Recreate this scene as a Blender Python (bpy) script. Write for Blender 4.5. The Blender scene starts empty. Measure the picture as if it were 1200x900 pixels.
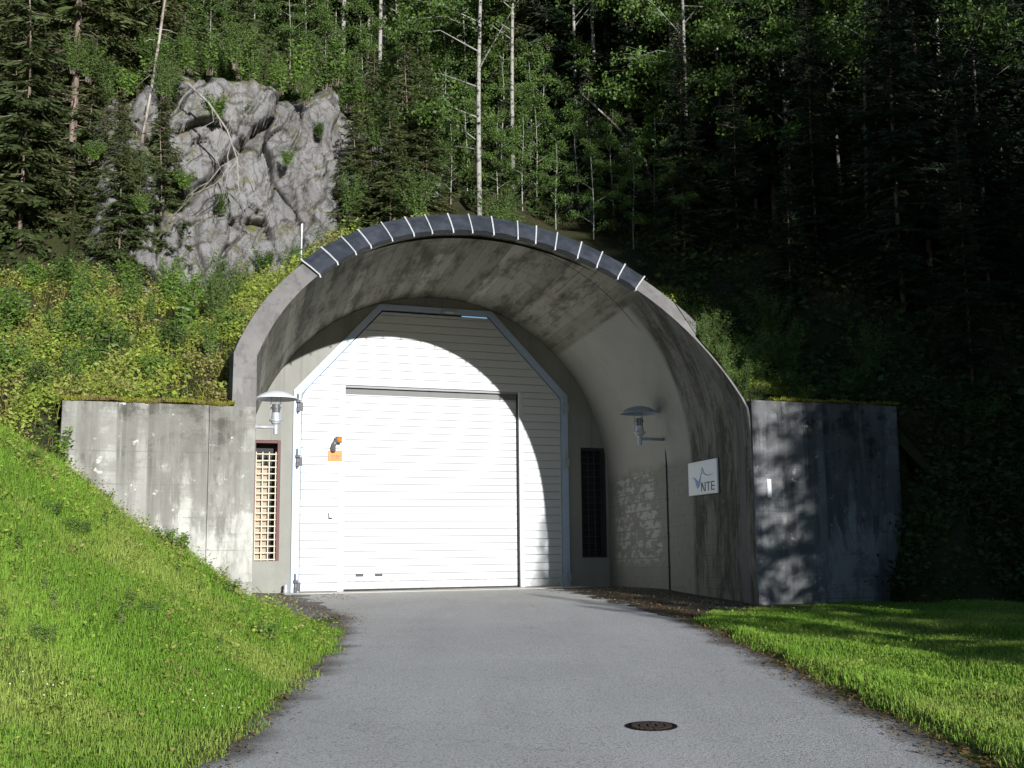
import bpy, math, random
import numpy as np
from mathutils import Vector, Matrix, noise

random.seed(7); RNG = np.random.default_rng(7)
PI = math.pi
scene = bpy.context.scene
COL = scene.collection
R = math.radians

# ------------------------------------------------------------------ frames
PHI = R(20.93)
OX, OY = -1.718, 26.558                      # middle of the gate threshold, z = 0
CU, SU = math.cos(PHI), math.sin(PHI)
def W(u, v, z=0.0):                           # portal frame (u right, v towards the road) -> world
    return Vector((OX + CU*u + SU*v, OY + SU*u - CU*v, z))
def L2(x, y):                                 # world -> portal frame
    dx, dy = x-OX, y-OY
    return CU*dx + SU*dy, SU*dx - CU*dy
def at(px, Y):                                # rough lateral position at depth Y
    return (px-600)/1350*Y

# ------------------------------------------------------------------ mesh helper
class MB:
    def __init__(s): s.v = []; s.f = []; s.uv = None
    def add(s, vs, fs):
        o = len(s.v); s.v += [tuple(p) for p in vs]; s.f += [tuple(i+o for i in f) for f in fs]
    def box(s, x0, x1, y0, y1, z0, z1, bev=0.0):
        if bev <= 0:
            s.add([(x0,y0,z0),(x1,y0,z0),(x1,y1,z0),(x0,y1,z0),(x0,y0,z1),(x1,y0,z1),(x1,y1,z1),(x0,y1,z1)],
                  [(0,3,2,1),(4,5,6,7),(0,1,5,4),(1,2,6,5),(2,3,7,6),(3,0,4,7)])
        else:
            b = bev                            # chamfer the edges that run along y-facing front
            pts = lambda y, i: [(x0+i,y,z0+i),(x1-i,y,z0+i),(x1-i,y,z1-i),(x0+i,y,z1-i)]
            vs = pts(y0, b)+pts(y0+b, 0)+pts(y1-b, 0)+pts(y1, b)
            fs = [(0,1,2,3),(15,14,13,12)]
            for k in range(3):
                for i in range(4):
                    j = (i+1) % 4; fs.append((k*4+j, k*4+i, (k+1)*4+i, (k+1)*4+j))
            s.add(vs, fs)
    def prism(s, poly, y0, y1):                # polygon in x,z, extruded along y
        n = len(poly)
        s.add([(x,y0,z) for x,z in poly]+[(x,y1,z) for x,z in poly],
              [tuple(range(n)), tuple(range(2*n-1, n-1, -1))]+[((i+1)%n, i, n+i, n+(i+1)%n) for i in range(n)])
    def tube(s, pts, rad, n=6, cap=True):
        pts = [Vector(p) for p in pts]
        if not isinstance(rad, (list, tuple)): rad = [rad]*len(pts)
        vs = []; fs = []; up = Vector((0.13,0.2,1))
        for i, p in enumerate(pts):
            d = (pts[min(i+1,len(pts)-1)]-pts[max(i-1,0)])
            d = d.normalized() if d.length > 1e-9 else Vector((0,0,1))
            a = d.cross(up)
            if a.length < .2: a = d.cross(Vector((1,0,.1)))
            a.normalize(); b = d.cross(a)
            for k in range(n):
                t = 2*PI*k/n; vs.append(p + (a*math.cos(t)+b*math.sin(t))*rad[i])
        for i in range(len(pts)-1):
            for k in range(n):
                q = (k+1) % n; fs.append((i*n+k, i*n+q, (i+1)*n+q, (i+1)*n+k))
        if cap:
            fs.append(tuple(range(n-1,-1,-1))); m = (len(pts)-1)*n; fs.append(tuple(m+k for k in range(n)))
        s.add(vs, fs)
    def lathe(s, prof, cx=0, cy=0, n=28):
        vs = []; fs = []
        for r, z in prof:
            for k in range(n):
                t = 2*PI*k/n; vs.append((cx+r*math.cos(t), cy+r*math.sin(t), z))
        for i in range(len(prof)-1):
            for k in range(n):
                q = (k+1) % n; fs.append((i*n+k, i*n+q, (i+1)*n+q, (i+1)*n+k))
        s.add(vs, fs)
    def build(s, name, mat, parent=None, off=(0,0,0), smooth=False):
        me = bpy.data.meshes.new(name)
        o = off
        me.from_pydata([(p[0]-o[0], p[1]-o[1], p[2]-o[2]) for p in s.v], [], s.f)
        if s.uv is not None:
            l = me.uv_layers.new(name='UVMap')
            buf = np.zeros(len(me.loops)*2, 'f4'); vi = np.zeros(len(me.loops), 'i4'); me.loops.foreach_get('vertex_index', vi)
            buf = np.array(s.uv, 'f4')[vi].ravel(); l.data.foreach_set('uv', buf)
        if smooth: me.shade_smooth() if hasattr(me, 'shade_smooth') else me.polygons.foreach_set('use_smooth', [True]*len(me.polygons))
        me.update()
        return link(name, me, mat, parent)
def link(name, me, mat, parent=None):
    if mat is not None and not me.materials: me.materials.append(mat)
    ob = bpy.data.objects.new(name, me); COL.objects.link(ob)
    if parent is not None: ob.parent = parent
    return ob
def np_mesh(name, V, Q, tint=None, smooth=False):          # V (n,3), Q (m,k) faces of equal size
    me = bpy.data.meshes.new(name)
    k = Q.shape[1]
    me.vertices.add(len(V)); me.vertices.foreach_set('co', np.ascontiguousarray(V, 'f4').ravel())
    me.loops.add(Q.size); me.loops.foreach_set('vertex_index', np.ascontiguousarray(Q, 'i4').ravel())
    me.polygons.add(len(Q)); me.polygons.foreach_set('loop_start', np.arange(0, Q.size, k, dtype='i4'))
    if smooth: me.polygons.foreach_set('use_smooth', np.ones(len(Q), bool))
    if tint is not None:
        a = me.attributes.new('tint', 'FLOAT', 'POINT'); a.data.foreach_set('value', np.ascontiguousarray(tint, 'f4'))
    me.update(calc_edges=True); me.validate()
    return me
def thing(name, label, cat, loc, rz=0.0, group=None):
    o = bpy.data.objects.new(name, None); COL.objects.link(o)
    o.location = loc; o.rotation_euler = (0,0,rz); o.empty_display_size = .2
    return tag(o, label, cat, group)
def tag(o, label, cat, group=None):
    o['label'] = label; o['category'] = cat
    if group: o['group'] = group
    return o
def kind(o, k): o['kind'] = k; return o
def copy_tree(o, parent=None):
    c = o.copy(); COL.objects.link(c)
    if parent is not None: c.parent = parent
    for ch in list(o.children): copy_tree(ch, c)
    return c

# ------------------------------------------------------------------ materials
class NT:
    def __init__(s, name):
        s.m = bpy.data.materials.new(name); s.m.use_nodes = True; s.t = s.m.node_tree; s.t.nodes.clear()
        s.out = s.t.nodes.new('ShaderNodeOutputMaterial')
    def n(s, t, ins=None, **props):
        nd = s.t.nodes.new('ShaderNode'+t)
        for k, v in props.items(): setattr(nd, k, v)
        for k, v in (ins or {}).items():
            sk = nd.inputs[k]
            if isinstance(v, bpy.types.NodeSocket): s.t.links.new(v, sk)
            else: sk.default_value = v
        return nd
    def coord(s, w='Object'): return s.n('TexCoord').outputs[w]
    def mapv(s, vec, scale, loc=(0,0,0)): return s.n('Mapping', {'Vector': vec, 'Scale': scale, 'Location': loc}).outputs[0]
    def noise(s, vec, scale, detail=4, rough=.55, dist=0): return s.n('TexNoise', {'Vector': vec, 'Scale': scale, 'Detail': detail, 'Roughness': rough, 'Distortion': dist}).outputs[0]
    def ramp(s, fac, a, b, lo=0., hi=1.): return s.n('MapRange', {'Value': fac, 'From Min': a, 'From Max': b, 'To Min': lo, 'To Max': hi}, interpolation_type='SMOOTHSTEP').outputs[0]
    def math(s, op, a, b=0., c=0.):
        return s.n('Math', {0: a, 1: b, 2: c}, operation=op).outputs[0]
    def mix(s, fac, a, b, blend='MIX'):
        nd = s.t.nodes.new('ShaderNodeMix'); nd.data_type = 'RGBA'; nd.blend_type = blend
        for i, v in ((0, fac), (6, a), (7, b)):
            if isinstance(v, bpy.types.NodeSocket): s.t.links.new(v, nd.inputs[i])
            else: nd.inputs[i].default_value = (v if i == 0 else (*v, 1) if len(v) == 3 else v)
        return nd.outputs[2]
    def sep(s, vec): return s.n('SeparateXYZ', {0: vec}).outputs
    def comb(s, x, y, z): return s.n('CombineXYZ', {0: x, 1: y, 2: z}).outputs[0]
    def bsdf(s, col, rough=.8, metal=0., spec=.3, bump=None, bstr=.3, bdist=.02, emis=None):
        b = s.n('BsdfPrincipled', {'Roughness': rough, 'Metallic': metal, 'Specular IOR Level': spec})
        if isinstance(col, bpy.types.NodeSocket): s.t.links.new(col, b.inputs['Base Color'])
        else: b.inputs['Base Color'].default_value = (*col, 1)
        if bump is not None:
            bp = s.n('Bump', {'Height': bump, 'Strength': bstr, 'Distance': bdist}); s.t.links.new(bp.outputs[0], b.inputs['Normal'])
        return b
    def done(s, sh): s.t.links.new(sh.outputs[0], s.out.inputs[0]); return s.m

def plain(name, col, rough=.6, metal=0., spec=.4, var=.12, scale=6.):
    m = NT(name); c = m.coord(); f = m.noise(c, scale, 5)
    c1 = tuple(x*(1-var) for x in col); c2 = tuple(min(1, x*(1+var)) for x in col)
    return m.done(m.bsdf(m.mix(f, c1, c2), rough, metal, spec, bump=m.noise(c, 60, 3), bstr=.08, bdist=.004))

def concrete(name, light, dark, streak=.6, seam=None, white=.0, vault=False):
    m = NT(name); co = m.coord(); x, y, z = m.sep(co)
    big = m.noise(co, .55, 5, .6); med = m.noise(co, 2.6, 6, .65); fine = m.noise(co, 24, 4, .7)
    base = m.mix(m.ramp(big, .35, .68), light, tuple(a*.78 for a in light))
    base = m.mix(m.ramp(med, .5, .72, 0, .55), base, tuple(a*.6+b*.4 for a, b in zip(light, dark)))
    base = m.mix(m.ramp(fine, .55, .8, 0, .35), base, dark)
    if vault:
        uv = m.coord('UV'); us, vv, _ = m.sep(uv)
        dark2 = (.060,.056,.044)
        # ceiling boards run along the vault, each board with its own tone
        bi = m.math('FLOOR', m.math('DIVIDE', us, .24))
        tone = m.n('TexWhiteNoise', {'W': bi}, noise_dimensions='1D').outputs[0]
        ceil = m.mix(tone, (.20,.196,.16), (.38,.372,.31))
        cl = m.noise(m.comb(m.math('MULTIPLY', us, 1.4), m.math('MULTIPLY', vv, .28), 0.), 1.6, 5, .65)
        ceil = m.mix(m.ramp(cl, .46, .64, 0, .85), ceil, (.075,.068,.048))
        cl2 = m.noise(uv, .8, 5, .6)
        ceil = m.mix(m.ramp(cl2, .52, .72, 0, .6), ceil, (.10,.088,.060))
        rust = m.noise(uv, 1.1, 3, .5)
        ceil = m.mix(m.ramp(rust, .66, .78, 0, .5), ceil, (.16,.085,.035))
        fr = m.math('ABSOLUTE', m.math('SUBTRACT', m.math('FRACT', m.math('DIVIDE', us, .24)), .5))
        linec = m.math('MULTIPLY', m.ramp(fr, .45, .485, 0, .85), m.ramp(m.noise(m.comb(us, m.math('MULTIPLY', vv, .5), 3.), 2.0, 3), .42, .6))
        ceil = m.mix(linec, ceil, (.06,.055,.042))
        fine2 = m.noise(co, 9, 6, .7)
        ceil = m.mix(m.ramp(fine2, .5, .8, 0, .5), ceil, (.09,.082,.06))
        cl3 = m.noise(m.comb(m.math('MULTIPLY', us, 2.2), m.math('MULTIPLY', vv, .5), 8.), 1.1, 7, .75); ceil = m.mix(m.ramp(cl3, .54, .66, 0, .6), ceil, (.055,.05,.036)); ceil = m.mix(m.ramp(m.noise(co, 3.1, 6, .75), .58, .68, 0, .5), ceil, (.30,.29,.25))
        # rendered smooth coat on the right haunch
        wob = m.math('MULTIPLY', m.math('SUBTRACT', m.noise(uv, 1.7, 3), .5), .5)
        sv = m.math('ADD', us, wob); v2 = m.math('ADD', vv, m.math('MULTIPLY', wob, .25))
        coat = m.mix(m.noise(co, 1.3, 4), (.28,.278,.25), (.35,.348,.315))
        coat = m.mix(m.ramp(m.noise(co, 5, 6, .7), .55, .75, 0, .35), coat, (.15,.15,.13))
        msk = m.math('MULTIPLY', m.ramp(us, 6.55, 6.45), m.ramp(v2, 5.75, 5.6))
        col = m.mix(msk, ceil, coat)
        # straight right wall below: grey board marked concrete with pale overpainted rows
        wall = m.mix(m.noise(co, 1.1, 5, .6), (.19,.19,.17), (.265,.264,.238))
        wall = m.mix(m.ramp(m.noise(co, 6, 5, .7), .5, .75, 0, .5), wall, (.115,.11,.095))
        row = m.math('ABSOLUTE', m.math('SUBTRACT', m.math('FRACT', m.math('DIVIDE', us, .205)), .5))
        rowm = m.math('MULTIPLY', m.ramp(row, .47, .40), m.ramp(m.noise(m.comb(m.math('MULTIPLY', us, 4.9), m.math('MULTIPLY', vv, 2.1), 9.), 1.4, 5, .7), .49, .54))
        area = m.math('MULTIPLY', m.math('MULTIPLY', m.ramp(vv, .35, .8), m.ramp(m.math('ADD', vv, m.math('MULTIPLY', us, .35)), 4.35, 4.0)),
                      m.math('MULTIPLY', m.ramp(us, 1.0, 1.3), m.ramp(us, 3.25, 3.0)))
        wall = m.mix(m.math('MULTIPLY', rowm, m.math('MULTIPLY', area, .85)), wall, (.42,.42,.39))
        wl = m.math('ABSOLUTE', m.math('SUBTRACT', m.math('FRACT', m.math('DIVIDE', us, .205)), .5))
        wall = m.mix(m.math('MULTIPLY', m.ramp(wl, .465, .495, 0, .55), m.ramp(m.noise(uv, 1.3, 3), .42, .6)), wall, (.08,.078,.068))
        col = m.mix(m.ramp(sv, 3.35, 3.0), col, wall)
        # weathered outer collar on the right, dark run-off streaks
        st = m.noise(m.comb(m.math('MULTIPLY', us, .5), m.math('MULTIPLY', vv, 2.3), 5.), 1.5, 8, .78, .5)
        st2 = m.noise(m.comb(m.math('MULTIPLY', us, .9), m.math('MULTIPLY', vv, 6.), 2.), 1.2, 8, .78, .4)
        rough_c = m.mix(m.ramp(st, .40, .60), (.20,.198,.175), (.065,.062,.05))
        rough_c = m.mix(m.ramp(st2, .5, .68, 0, .75), rough_c, (.065,.058,.044))
        rough_c = m.mix(m.ramp(m.noise(co, 7, 6, .75), .56, .70, 0, .6), rough_c, (.24,.235,.20))
        rough_c = m.mix(m.math('MULTIPLY', m.ramp(wl, .465, .495, 0, .6), m.ramp(m.noise(uv, .9, 3), .4, .6)), rough_c, (.05,.046,.038))
        msk2 = m.math('MULTIPLY', m.ramp(v2, 5.25, 5.5), m.ramp(us, 7.0, 6.2))
        col = m.mix(msk2, col, rough_c)
        # construction joint
        jn = m.math('ABSOLUTE', m.math('SUBTRACT', vv, m.math('ADD', 5.05, m.math('MULTIPLY', wob, .05))))
        col = m.mix(m.math('MULTIPLY', m.ramp(jn, .035, .012, 0, .75), m.ramp(us, 5.9, 6.3)), col, (.05,.045,.035))
        bump = m.math('ADD', m.math('MULTIPLY', fr, -.3), m.noise(co, 18, 5, .7))
        return m.done(m.bsdf(col, .88, 0, .2, bump=bump, bstr=.35, bdist=.02))
    st = m.noise(m.mapv(co, (2.6, 2.6, .16)), 1.0, 6, .68)
    fade = m.ramp(z, 3.6, .2, 1., .55)
    base = m.mix(m.math('MULTIPLY', m.ramp(st, .43, .60, 0, streak), fade), base, dark)
    st2 = m.noise(m.mapv(co, (7, 7, .3), (3,1,2)), 1.0, 5, .7)
    base = m.mix(m.ramp(st2, .55, .75, 0, streak*.7), base, tuple(a*.8 for a in dark))
    dr_ = m.noise(m.mapv(co, (5.5, 5.5, .12), (1,4,0)), 1.0, 4, .6); ln_ = m.noise(m.mapv(co, (3, 3, .0)), 1.0, 3)
    base = m.mix(m.math('MULTIPLY', m.ramp(dr_, .52, .62, 0, streak), m.ramp(m.math('ADD', z, m.math('MULTIPLY', ln_, 2.2)), 2.2, 4.0)), base, tuple(a*.75 for a in dark))
    # lichen eaten top edge
    if streak > .5:
        tp = m.math('MULTIPLY', m.ramp(z, 2.2, 3.2), m.ramp(m.noise(co, 3.2, 6, .7), .40, .62))
        base = m.mix(m.math('MULTIPLY', tp, .8), base, tuple(a*.55 for a in dark))
    if white > 0:
        wn = m.noise(m.mapv(co, (1.2, 1.2, .35)), 1.4, 6, .7); wp = m.noise(co, 5.5, 5, .6)
        base = m.mix(m.math('MULTIPLY', m.ramp(wn, .47, .60), m.ramp(z, 2.7, 1.2, .35, 1.)), base, tuple(min(1, a*1.35) for a in light))
        base = m.mix(m.ramp(wp, .64, .70, 0, white), base, (.62,.62,.60))
    if seam:
        fz = m.math('ABSOLUTE', m.math('SUBTRACT', m.math('FRACT', m.math('DIVIDE', z, seam)), .5))
        ln = m.math('MULTIPLY', m.ramp(fz, .475, .495, 0, .6), m.ramp(m.noise(co, .9, 3), .4, .6))
        base = m.mix(m.math('MULTIPLY', ln, .6), base, tuple(a*.8 for a in dark))
        fz2 = m.math('ABSOLUTE', m.math('SUBTRACT', m.math('FRACT', m.math('DIVIDE', z, .118)), .5))
        base = m.mix(m.math('MULTIPLY', m.ramp(fz2, .44, .49, 0, .35), m.ramp(m.noise(co, 1.6, 4), .48, .62)), base, dark)
        bl = m.noise(m.mapv(co, (1,1,1.6), (7,3,5)), 1.25, 7, .72)
        base = m.mix(m.ramp(bl, .49, .56, 0, .6), base, tuple(a*.6+b_*.4 for a, b_ in zip(dark, light)))
        pit = m.noise(co, 33, 3, .6); base = m.mix(m.ramp(pit, .68, .74, 0, .7), base, (.05,.047,.04))
    return m.done(m.bsdf(base, .9, 0, .2, bump=m.math('ADD', m.noise(co, 14, 6, .7), m.math('MULTIPLY', m.noise(co, 60, 3), .4)), bstr=.35, bdist=.02))

def leafmat(name, c1, c2, c3=None, trans=.3, rough=.55, attr=False, patch=.5):
    m = NT(name)
    if attr: f = m.n('Attribute', attribute_name='tint').outputs['Fac']
    else: f = m.n('NewGeometry').outputs['Random Per Island']
    col = m.mix(f, c1, c2)
    if c3 is not None:
        p = m.noise(m.coord('Object'), patch, 3)
        col = m.mix(m.ramp(p, .45, .65), col, c3)
    ob = m.n('ObjectInfo').outputs['Random']
    col = m.mix(m.math('MULTIPLY', ob, .4), col, tuple(a*.6 for a in c1))
    b = m.bsdf(col, rough, 0, .25)
    t = m.n('BsdfTranslucent'); m.t.links.new(col, t.inputs[0])
    mx = m.n('MixShader', {0: trans}); m.t.links.new(b.outputs[0], mx.inputs[1]); m.t.links.new(t.outputs[0], mx.inputs[2])
    return m.done(mx)

def bark(name, a, b, sc=(9,9,1.4), thr=(.45,.6)):
    m = NT(name); c = m.coord()
    f = m.noise(m.mapv(c, sc), 1., 5, .65)
    return m.done(m.bsdf(m.mix(m.ramp(f, *thr), a, b), .85, 0, .2, bump=f, bstr=.5, bdist=.03))

M = {}
M['vault'] = concrete('vault_concrete', (.26,.25,.21), (.10,.095,.08), vault=True)
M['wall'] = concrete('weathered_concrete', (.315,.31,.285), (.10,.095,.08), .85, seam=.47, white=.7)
M['wall_shaded'] = concrete('shaded_stained_concrete', (.18,.185,.187), (.035,.036,.038), .9, seam=.38, white=.35)  # stained wall concrete, darkened further for the shade on the right wing
M['bulk'] = concrete('smooth_concrete', (.27,.27,.245), (.18,.178,.16), .3)
M['coping'] = concrete('coping_concrete', (.205,.195,.187), (.09,.083,.08), .35)
M['apron'] = concrete('threshold_concrete', (.52,.50,.46), (.34,.32,.28), .2)
M['door'] = plain('white_painted_board', (.55,.56,.575), .45, 0, .4, .02)
def door_paint():
    m = NT('white_painted_board'); c = m.coord(); z = m.sep(c)[2]
    col = m.mix(m.noise(c, 1.3, 5, .6), (.475,.485,.50), (.515,.525,.535))
    run = m.noise(m.mapv(c, (7,7,.3)), 1., 5, .65); col = m.mix(m.ramp(run, .56, .75, 0, .35), col, (.43,.43,.42))
    sp = m.math('MULTIPLY', m.ramp(z, .55, .02), m.ramp(m.noise(c, 9, 6, .7), .40, .66)); col = m.mix(m.math('MULTIPLY', sp, .6), col, (.24,.22,.19))
    return m.done(m.bsdf(col, .45, 0, .4, bump=m.noise(c, 2.2, 3), bstr=.05, bdist=.02))
M['door'] = door_paint()
M['frame'] = plain('blue_grey_steel', (.36,.44,.58), .5, 0, .4, .08)
M['dark'] = plain('dark_gap', (.03,.03,.032), .8)
M['lining'] = plain('grey_board_lining', (.26,.265,.27), .7)
M['lintel_shade'] = plain('lintel_shade_grey', (.16,.16,.155), .8)  # grey of the painted shadow under the door lintel
M['black'] = plain('black_metal', (.03,.03,.035), .5)
M['galv'] = plain('galvanised_steel', (.42,.44,.47), .45, .3, .5, .12)
M['lampwhite'] = plain('pale_enamel', (.62,.66,.70), .4, 0, .5, .05)
M['lamp_in_shade'] = plain('shaded_enamel', (.25,.30,.37), .45, 0, .5, .08)  # lamp enamel with the shade of the right wall put into its colour
M['glass'] = plain('smoked_lens', (.10,.10,.11), .2, 0, .6)
M['orange'] = plain('orange_plate', (.50,.185,.015), .5, 0, .4, .06)
M['amber'] = plain('amber_lens', (.60,.17,.01), .15, 0, .7, .1)
M['white'] = plain('white_enamel', (.70,.73,.76), .4, 0, .4, .02)
M['blue'] = plain('blue_print', (.04,.22,.52), .45)
M['ink'] = plain('black_print', (.02,.02,.025), .5)
M['wood'] = plain('raw_plank', (.36,.295,.215), .75, 0, .2, .2, 3)
M['redwood'] = plain('red_brown_trim', (.10,.028,.028), .6)
M['cream'] = plain('cream_bar', (.62,.56,.44), .5, 0, .4, .06)
M['strap'] = plain('bright_strap', (.46,.47,.48), .5, .1, .4, .3, 9)
def membrane():
    m = NT('bitumen_membrane'); c = m.coord()
    f = m.noise(c, 3.5, 5, .6); g = m.noise(c, 40, 3)
    col = m.mix(m.ramp(f, .35, .7), (.022,.026,.034), (.045,.05,.062)); col = m.mix(m.ramp(g, .6, .75, 0, .4), col, (.08,.083,.092))
    return m.done(m.bsdf(col, .55, 0, .4, bump=f, bstr=.6, bdist=.06))
M['membrane'] = membrane()
M['iron'] = plain('cast_iron', (.03,.022,.018), .8, 0, .2, .5, 30)
M['castframe'] = plain('cast_frame', (.012,.011,.010), .9, 0, .1, .4, 20)

M['birchbark'] = bark('birch_bark', (.28,.27,.245), (.055,.05,.044), (4,4,6), (.50,.60))
M['sprucebark'] = bark('spruce_bark', (.20,.155,.125), (.09,.07,.055))
M['palebark'] = bark('bleached_wood', (.36,.32,.285), (.13,.105,.09), (6,6,1.5), (.42,.62))
M['deadwood'] = bark('grey_dead_wood', (.27,.25,.23), (.15,.13,.12))
M['twig'] = bark('twig_wood', (.20,.165,.13), (.10,.085,.07))
M['needles'] = leafmat('spruce_needles', (.045,.068,.022), (.10,.13,.042), (.12,.12,.04), .25, .6, patch=.35)
M['needles_shaded'] = leafmat('shaded_spruce_needles', (.012,.024,.011), (.026,.045,.018), None, .12, .6)  # spruce needles with the shade of the forest put into the colour
M['birchleaf'] = leafmat('birch_leaves', (.06,.125,.028), (.17,.26,.055), (.075,.11,.03), .35, .5, patch=.5)
M['shrubleaf'] = leafmat('shrub_leaves', (.085,.18,.03), (.20,.30,.055), None, .35, .5)
M['weedgreen'] = leafmat('weed_green_leaves', (.10,.18,.03), (.19,.28,.05), None, .3, .5)
M['darkleaf'] = leafmat('dark_shrub_leaves', (.05,.10,.02), (.10,.165,.032), None, .3, .45)
M['weedleaf'] = leafmat('weed_leaves', (.13,.23,.035), (.46,.52,.09), (.31,.26,.10), .35, .55, attr=True, patch=1.3)
M['forestleaf'] = leafmat('forest_floor_leaves', (.03,.065,.016), (.085,.13,.03), (.06,.07,.022), .3, .6, attr=True, patch=.6)
M['blade'] = leafmat('grass_blades', (.165,.325,.034), (.36,.56,.08), (.40,.49,.11), .35, .6, attr=True, patch=.45)
M['drystem'] = leafmat('dry_stalks', (.20,.15,.08), (.32,.25,.14), None, .2, .7)
M['petal'] = plain('white_petals', (.75,.75,.72), .6)
M['yellow'] = plain('yellow_petals', (.75,.55,.02), .6)

def asphalt():
    m = NT('worn_asphalt'); c = m.coord()
    g1 = m.noise(c, 150, 2, .6); g2 = m.noise(c, 55, 3, .6); b = m.noise(c, .35, 5, .6); t = m.noise(m.mapv(c, (1.4,.18,1)), 1., 4, .6)
    col = m.mix(m.ramp(b, .3, .7), (.45,.44,.425), (.54,.527,.507))
    col = m.mix(m.ramp(t, .45, .7, 0, .5), col, (.385,.377,.365))
    col = m.mix(m.ramp(g1, .54, .64, 0, .85), col, (.74,.73,.71)); col = m.mix(m.ramp(g2, .5, .6, 0, .75), col, (.20,.197,.20))
    v = m.n('TexVoronoi', {'Vector': c, 'Scale': 26.}).outputs['Distance']
    col = m.mix(m.math('MULTIPLY', m.ramp(v, .10, .05), m.ramp(m.noise(c, 30, 2), .55, .62)), col, (.72,.71,.68))
    sx = m.n('Attribute', attribute_name='edge').outputs['Fac']
    dirt = m.math('MULTIPLY', m.ramp(m.math('ADD', sx, m.math('MULTIPLY', m.math('SUBTRACT', m.noise(c, 1.7, 5, .65), .5), .55)), .45, .02), .85)
    col = m.mix(dirt, col, (.075,.062,.045))
    trk = m.math('ABSOLUTE', m.math('SUBTRACT', m.math('ABSOLUTE', m.math('SUBTRACT', m.sep(c)[0], .25)), .82))
    col = m.mix(m.math('MULTIPLY', m.ramp(trk, .45, .05, 0, .30), m.ramp(m.noise(m.mapv(c, (1.6,.25,1)), 1.2, 4), .35, .6)), col, (.50,.49,.48))
    cv = m.n('TexVoronoi', {'Vector': m.n('VectorMath', {0: c, 1: m.n('TexNoise', {'Vector': c, 'Scale': 1.6, 'Detail': 5.}).outputs['Color']}, operation='ADD').outputs[0], 'Scale': .33}, feature='DISTANCE_TO_EDGE').outputs[0]
    col = m.mix(m.math('MULTIPLY', m.ramp(cv, .008, .003, 0, .25), m.ramp(m.noise(c, .45, 3), .52, .6)), col, (.12,.115,.11))
    stn = m.noise(c, .8, 4, .6)
    col = m.mix(m.ramp(stn, .66, .74, 0, .3), col, (.13,.125,.12))
    return m.done(m.bsdf(col, .8, 0, .3, bump=m.math('ADD', g1, g2), bstr=.45, bdist=.015))
M['asphalt'] = asphalt()
def soil(name, a, b, c3, sc=1.):
    m = NT(name); c = m.coord()
    f = m.noise(c, .9*sc, 6, .7); g = m.noise(c, 14, 5, .7)
    col = m.mix(m.ramp(f, .35, .65), a, b); col = m.mix(m.ramp(g, .5, .68, 0, .8), col, c3)
    return m.done(m.bsdf(col, .95, 0, .1, bump=g, bstr=.8, bdist=.05))
M['ground'] = soil('turf_soil', (.075,.13,.02), (.13,.16,.035), (.10,.085,.045))
M['hill'] = soil('forest_soil', (.028,.036,.012), (.045,.04,.02), (.02,.017,.011))
M['soil'] = soil('dark_soil', (.05,.042,.03), (.085,.07,.048), (.16,.145,.12), 2)
M['gravel'] = soil('loose_gravel', (.22,.21,.195), (.15,.14,.125), (.40,.39,.37), 3)
M['litter'] = leafmat('leaf_litter', (.09,.055,.025), (.20,.13,.06), None, .1, .8)
M['moss'] = leafmat('moss_tufts', (.17,.19,.016), (.32,.30,.04), (.22,.17,.07), .25, .8, attr=True, patch=1.2)
def rock():
    m = NT('grey_rock'); c = m.coord()
    f = m.noise(c, .8, 6, .65); g = m.noise(c, 5, 6, .7); h = m.noise(c, 22, 4, .7)
    col = m.mix(m.ramp(f, .35, .65), (.125,.12,.12), (.20,.196,.193))
    col = m.mix(m.ramp(g, .5, .66, 0, .75), col, (.075,.068,.06)); col = m.mix(m.ramp(h, .56, .7, 0, .7), col, (.31,.305,.30))
    r = m.noise(c, 1.5, 4, .6); col = m.mix(m.ramp(r, .58, .72, 0, .7), col, (.10,.075,.045))
    ck = m.n('TexVoronoi', {'Vector': m.n('VectorMath', {0: m.mapv(c, (1.5,1.5,.5)), 1: m.n('TexNoise', {'Vector': c, 'Scale': 1.3, 'Detail': 4.}).outputs['Color']}, operation='ADD').outputs[0], 'Scale': 1.15}, feature='DISTANCE_TO_EDGE').outputs[0]
    ck2 = m.n('TexVoronoi', {'Vector': m.n('VectorMath', {0: c, 1: m.n('TexNoise', {'Vector': c, 'Scale': 2.3, 'Detail': 4.}).outputs['Color']}, operation='ADD').outputs[0], 'Scale': 3.1}, feature='DISTANCE_TO_EDGE').outputs[0]
    col = m.mix(m.ramp(ck, .04, .006, 0, .55), col, (.04,.036,.032)); col = m.mix(m.math('MULTIPLY', m.ramp(ck2, .03, .006, 0, .5), m.ramp(g, .48, .62)), col, (.03,.027,.024))
    nz = m.sep(m.n('NewGeometry').outputs['Normal'])[2]
    mo = m.math('MULTIPLY', m.ramp(nz, .45, .7), m.ramp(m.noise(c, 1.8, 5, .6), .42, .6))
    ws = m.noise(m.mapv(c, (2.2,2.2,.22)), 1., 5, .7); col = m.mix(m.ramp(ws, .52, .68, 0, .65), col, (.07,.062,.052))
    col = m.mix(m.ramp(m.noise(c, 1.1, 6, .7), .56, .66, 0, .6), col, (.085,.08,.03))
    col = m.mix(mo, col, (.10,.10,.02))
    return m.done(m.bsdf(col, .92, 0, .2, bump=m.math('ADD', g, m.math('MULTIPLY', h, .8)), bstr=.45, bdist=.05))
M['rock'] = rock()

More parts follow.
